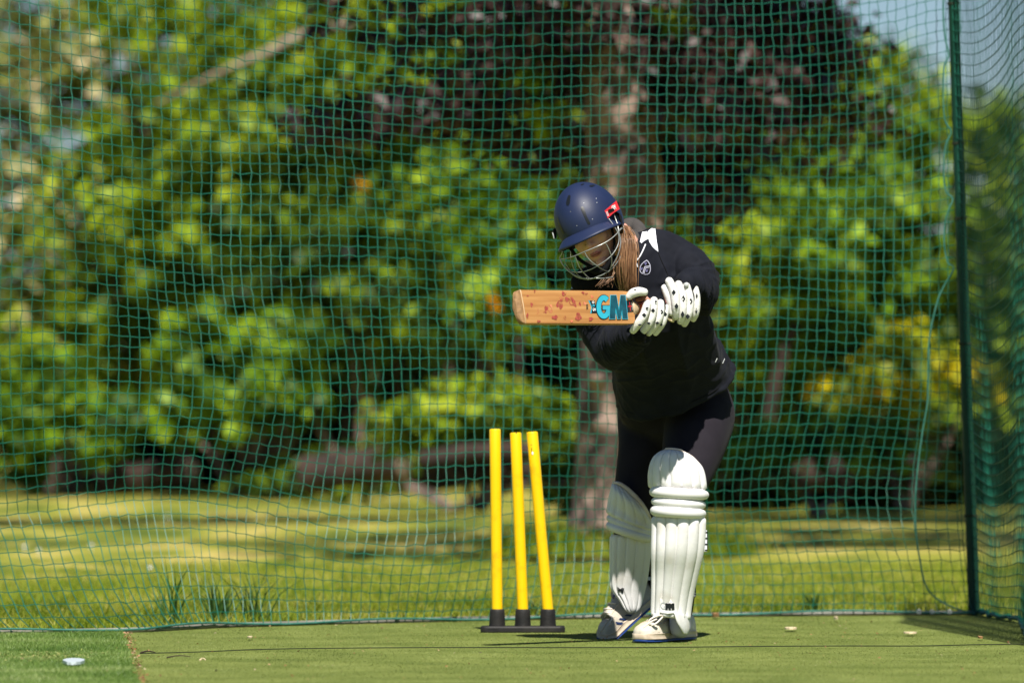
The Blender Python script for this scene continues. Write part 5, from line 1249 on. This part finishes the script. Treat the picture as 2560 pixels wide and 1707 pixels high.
esp = blade.modifiers.new('e', 'EDGE_SPLIT'); esp.split_angle = R(28)
rt_ = [bat_ring(-.016, BW * .26, .006, .012, face=.009), bat_ring(-.0115, BW * .405, .012, .023, face=.0035), bat_ring(-.005, BW * .475, .0165, .029, face=.0004), bat_ring(.003, BW * .501, .0186, .0318, face=-.0004), bat_ring(.0032, BW * .45, .015, .025, face=.004)]
for r_ in rt_[:0]: pass
toe = MB().add(*loft(rt_)).build('toe_guard', M['wood_end'], bat)
e3 = toe.modifiers.new('e', 'EDGE_SPLIT'); e3.split_angle = R(35)
tg_ = [bat_ring(.006, BW * .505, .019, .033, face=-.0008), bat_ring(.0085, BW * .505, .019, .033, face=-.0008)]
MB().add(*loft(tg_)).build('toe_glue_line', M['wood_pale'], bat)
# splice and handle
def face_pt(px, py, lift=.0036):
    d = (P(px, py, 20) - EYE).normalized(); c = BT + fN * (.0034 if False else .0030)
    t = (c - EYE).dot(fN) / d.dot(fN); return EYE + d * t + fN * (lift - .003)
hs = BS - fN * .014
MB().add(*tube([hs - bax * .006, hs + bax * .012, hs + bax * .032, hs + bax * .05], [.027, .0235, .0165, .0155], 20, 4, cap=False)).build('splice', M['wood_pale'], bat)
hg = hs + bax * .032
MB().add(*tube([hg, hg + bax * .05, hg + bax * .20, hg + bax * .262, hg + bax * .27], [.0185, .0192, .0192, .0195, .0175], 20, 5)).build('grip', M['orange'], bat)
lg2 = MB()
def ft(l_): return lambda x, y: face_pt(x, y, l_)
# black keyline, cyan and teal letters
def poly(pts, l_, mi): lg2.add([face_pt(x, y, l_) for x, y in pts], [tuple(range(len(pts) - 1, -1, -1))], mi)
def bigG(cx, cy, rx, ry, tw, l_, mi, g=0):
    # heavy round G: open ring, then the bar
    an = np.radians(np.linspace(-48, -360, 34)); o_ = [(cx + (rx + g) * math.cos(a), cy + (ry + g) * math.sin(a)) for a in an]; i_ = [(cx + (rx - tw - g) * math.cos(a), cy + (ry - tw * 1.15 - g) * math.sin(a)) for a in an]
    for k in range(33): lg2.add([face_pt(*q, l_) for q in (o_[k], i_[k], i_[k + 1], o_[k + 1])], [(0, 1, 2, 3)], mi)
    poly([(cx - 3 - g, cy - 3 - g), (cx + rx + g, cy - 3 - g), (cx + rx + g, cy + 7 + g), (cx - 3 - g, cy + 7 + g)], l_ + .00012, mi)
bigG(1508.5, 767.5, 18.5, 29.5, 11.5, .0044, 0, 1.7); bigG(1508.5, 767.5, 18.5, 29.5, 11.5, .0050, 1)
def bigM(l_, mi, g=0):
    T, B = 739 - g, 796.5 + g
    poly([(1525.5 - g, T), (1539 + g * .3, T), (1536 + g, B), (1522.5 - g, B)], l_, mi)
    poly([(1550 - g * .3, T), (1561.5 + g, T), (1567.5 + g, B), (1555.5 - g, B)], l_ + .0001, mi)
    poly([(1531 - g, T), (1539 + g * .6, T), (1549 + g, B), (1543 - g, B)], l_ + .0002, mi)
    poly([(1550 - g * .6, T), (1559, T), (1549.5 + g, B), (1543.5 - g, B)], l_ + .0003, mi)
bigM(.0054, 1, 1.5); bigM(.0060, 2)
lg2.add([face_pt(x, y, .0042) for x, y in ((1473, 751.5), (1486.5, 752), (1492, 782.5), (1478, 783), (1480, 768))], [(0, 4, 3, 2, 1)], 0)
lg2.add([face_pt(x, y, .0040) for x, y in ((1470, 751), (1474, 751), (1481.5, 768), (1479, 783.5), (1475, 783), (1478, 768))], [(0, 5, 4, 3, 2, 1)], 1)
lg2.add([face_pt(x, y, .0042) for x, y in ((1563.5, 751.5), (1579.5, 750.5), (1585, 779.5), (1568, 781))], [(0, 3, 2, 1)], 0)
def vtext(s, x0, y0, x1, y1, mi, l_): # lettering turned a quarter, reading down the blade
    text_on(lg2, s, [(x1, y0), (x1, y1), (x0, y1), (x0, y0)], ft(l_), mi, .02)
vtext('606', 1465, 761, 1470, 774, 0, .0042)
vtext('5', 1481, 770, 1488, 778, 3, .0048); vtext('0', 1479, 753, 1485, 759, 3, .0048); vtext('8', 1480, 761, 1486, 767, 1, .0048)
lg2.add([face_pt(x, y, .0048) for x, y in ((1572, 755), (1573.2, 755), (1576, 777), (1574.8, 777))], [(0, 3, 2, 1)], 4)
lg2.add([face_pt(x, y, .0050) for x, y in ((1568.5, 765.5), (1578.5, 764.5), (1578.7, 766.4), (1568.7, 767.4))], [(0, 3, 2, 1)], 4)
for k in range(7): lg2.add([face_pt(x, y, .0048) for x, y in ((1577.5 + k * .2, 755 + k * 3), (1580.5 + k * .2, 755 + k * 3), (1580.5 + k * .2, 756.2 + k * 3), (1577.5 + k * .2, 756.2 + k * 3))], [(0, 3, 2, 1)], 5)
sticker = lg2.build('sticker', [M['ink'], M['cyan'], M['teal'], M['white'], M['red'], M['silver']], bat, False)
# ball marks
def smear(name, col, col2, sc, lo):
    m = mat(name, col, .55, col2, sc * 1.7); n, l = m.node_tree.nodes, m.node_tree.links
    tc = n.new('ShaderNodeTexCoord'); t = n.new('ShaderNodeTexNoise'); t.inputs['Scale'].default_value = sc; t.inputs['Detail'].default_value = 5; l.new(tc.outputs['Object'], t.inputs[0])
    r = n.new('ShaderNodeMapRange'); r.inputs[1].default_value = lo; r.inputs[2].default_value = lo + .22; l.new(t.outputs[0], r.inputs[0])
    tr = n.new('ShaderNodeBsdfTransparent'); mx = n.new('ShaderNodeMixShader'); l.new(r.outputs[0], mx.inputs[0]); l.new(n['Principled BSDF'].outputs[0], mx.inputs[1]); l.new(tr.outputs[0], mx.inputs[2]); l.new(mx.outputs[0], n['Material Output'].inputs[0]); return m
M['cherry'] = smear('ball_mark', (.30, .03, .035), (.42, .10, .06), 70, .46); M['coral'] = smear('ball_smudge', (.72, .17, .09), (.62, .26, .13), 60, .42)
wn, wl = M['wood'].node_tree.nodes, M['wood'].node_tree.links
tc = wn.new('ShaderNodeTexCoord'); m1 = wn.new('ShaderNodeMapping'); m1.inputs['Rotation'].default_value[2] = -math.atan2(bax.y, bax.x); m2 = wn.new('ShaderNodeMapping'); m2.inputs['Scale'].default_value = (3, 75, 75)
wl.new(tc.outputs['Object'], m1.inputs[0]); wl.new(m1.outputs[0], m2.inputs[0]); t = wn.new('ShaderNodeTexNoise'); t.inputs['Scale'].default_value = 1.0; t.inputs['Detail'].default_value = 4; wl.new(m2.outputs[0], t.inputs[0])
r = wn.new('ShaderNodeValToRGB'); ee = r.color_ramp.elements; ee[0].position = .3; ee[0].color = (.35, .15, .048, 1); ee[1].position = .7; ee[1].color = (.55, .29, .105, 1); x5 = ee.new(.48); x5.color = (.46, .215, .068, 1); wl.new(t.outputs[0], r.inputs[0]); wl.new(r.outputs[0], wn['Principled BSDF'].inputs['Base Color'])
def blot(x, y, rx, ry, m, rot=0, name='ball_mark'):
    x, y = 1280 + x / 5.345, 700 + y / 5.345; rx *= 1.15 / 5.345; ry *= 1.15 / 5.345; k = 18; pts = []
    rad = 1 + .28 * np.array([math.sin(3 * a + x) + math.sin(5 * a + y) * .7 + rng.normal(0, .35) for a in np.linspace(0, 2 * math.pi, k, endpoint=False)]) * .6
    for i in range(k):
        a = 2 * math.pi * i / k; u, v = rx * rad[i] * math.cos(a), ry * rad[i] * math.sin(a)
        pts.append(face_pt(x + u * math.cos(rot) - v * math.sin(rot), y + u * math.sin(rot) + v * math.cos(rot), .0037 + rng.uniform(0, .0002)))
    MB().add(pts, [tuple(range(k - 1, -1, -1))]).build(name, M[m], bat, False)
for b4 in ((640, 325, 38, 55, 'cherry'), (805, 295, 34, 60, 'cherry', -.5), (735, 260, 30, 25, 'cherry', .6), (692, 180, 26, 26, 'cherry'), (455, 378, 24, 26, 'cherry'), (260, 332, 14, 28, 'cherry'), (570, 500, 34, 24, 'cherry'), (885, 492, 32, 45, 'cherry'),
           (1053, 520, 26, 20, 'cherry', -.5), (968, 178, 34, 18, 'cherry', .3), (355, 550, 20, 12, 'cherry'), (440, 430, 20, 14, 'cherry'), (300, 152, 10, 18, 'cherry'), (208, 212, 12, 8, 'cherry'), (705, 505, 16, 22, 'cherry'), (345, 440, 16, 42, 'coral'), (505, 385, 32, 50, 'coral'), (660, 245, 26, 22, 'coral'), (965, 315, 22, 20, 'coral', .5), (795, 550, 14, 14, 'coral'), (1070, 225, 22, 14, 'coral', .8), (905, 320, 12, 26, 'cherry', -.2), (205, 480, 12, 34, 'cherry')):
    blot(*b4[:5], *(b4[5:6]))
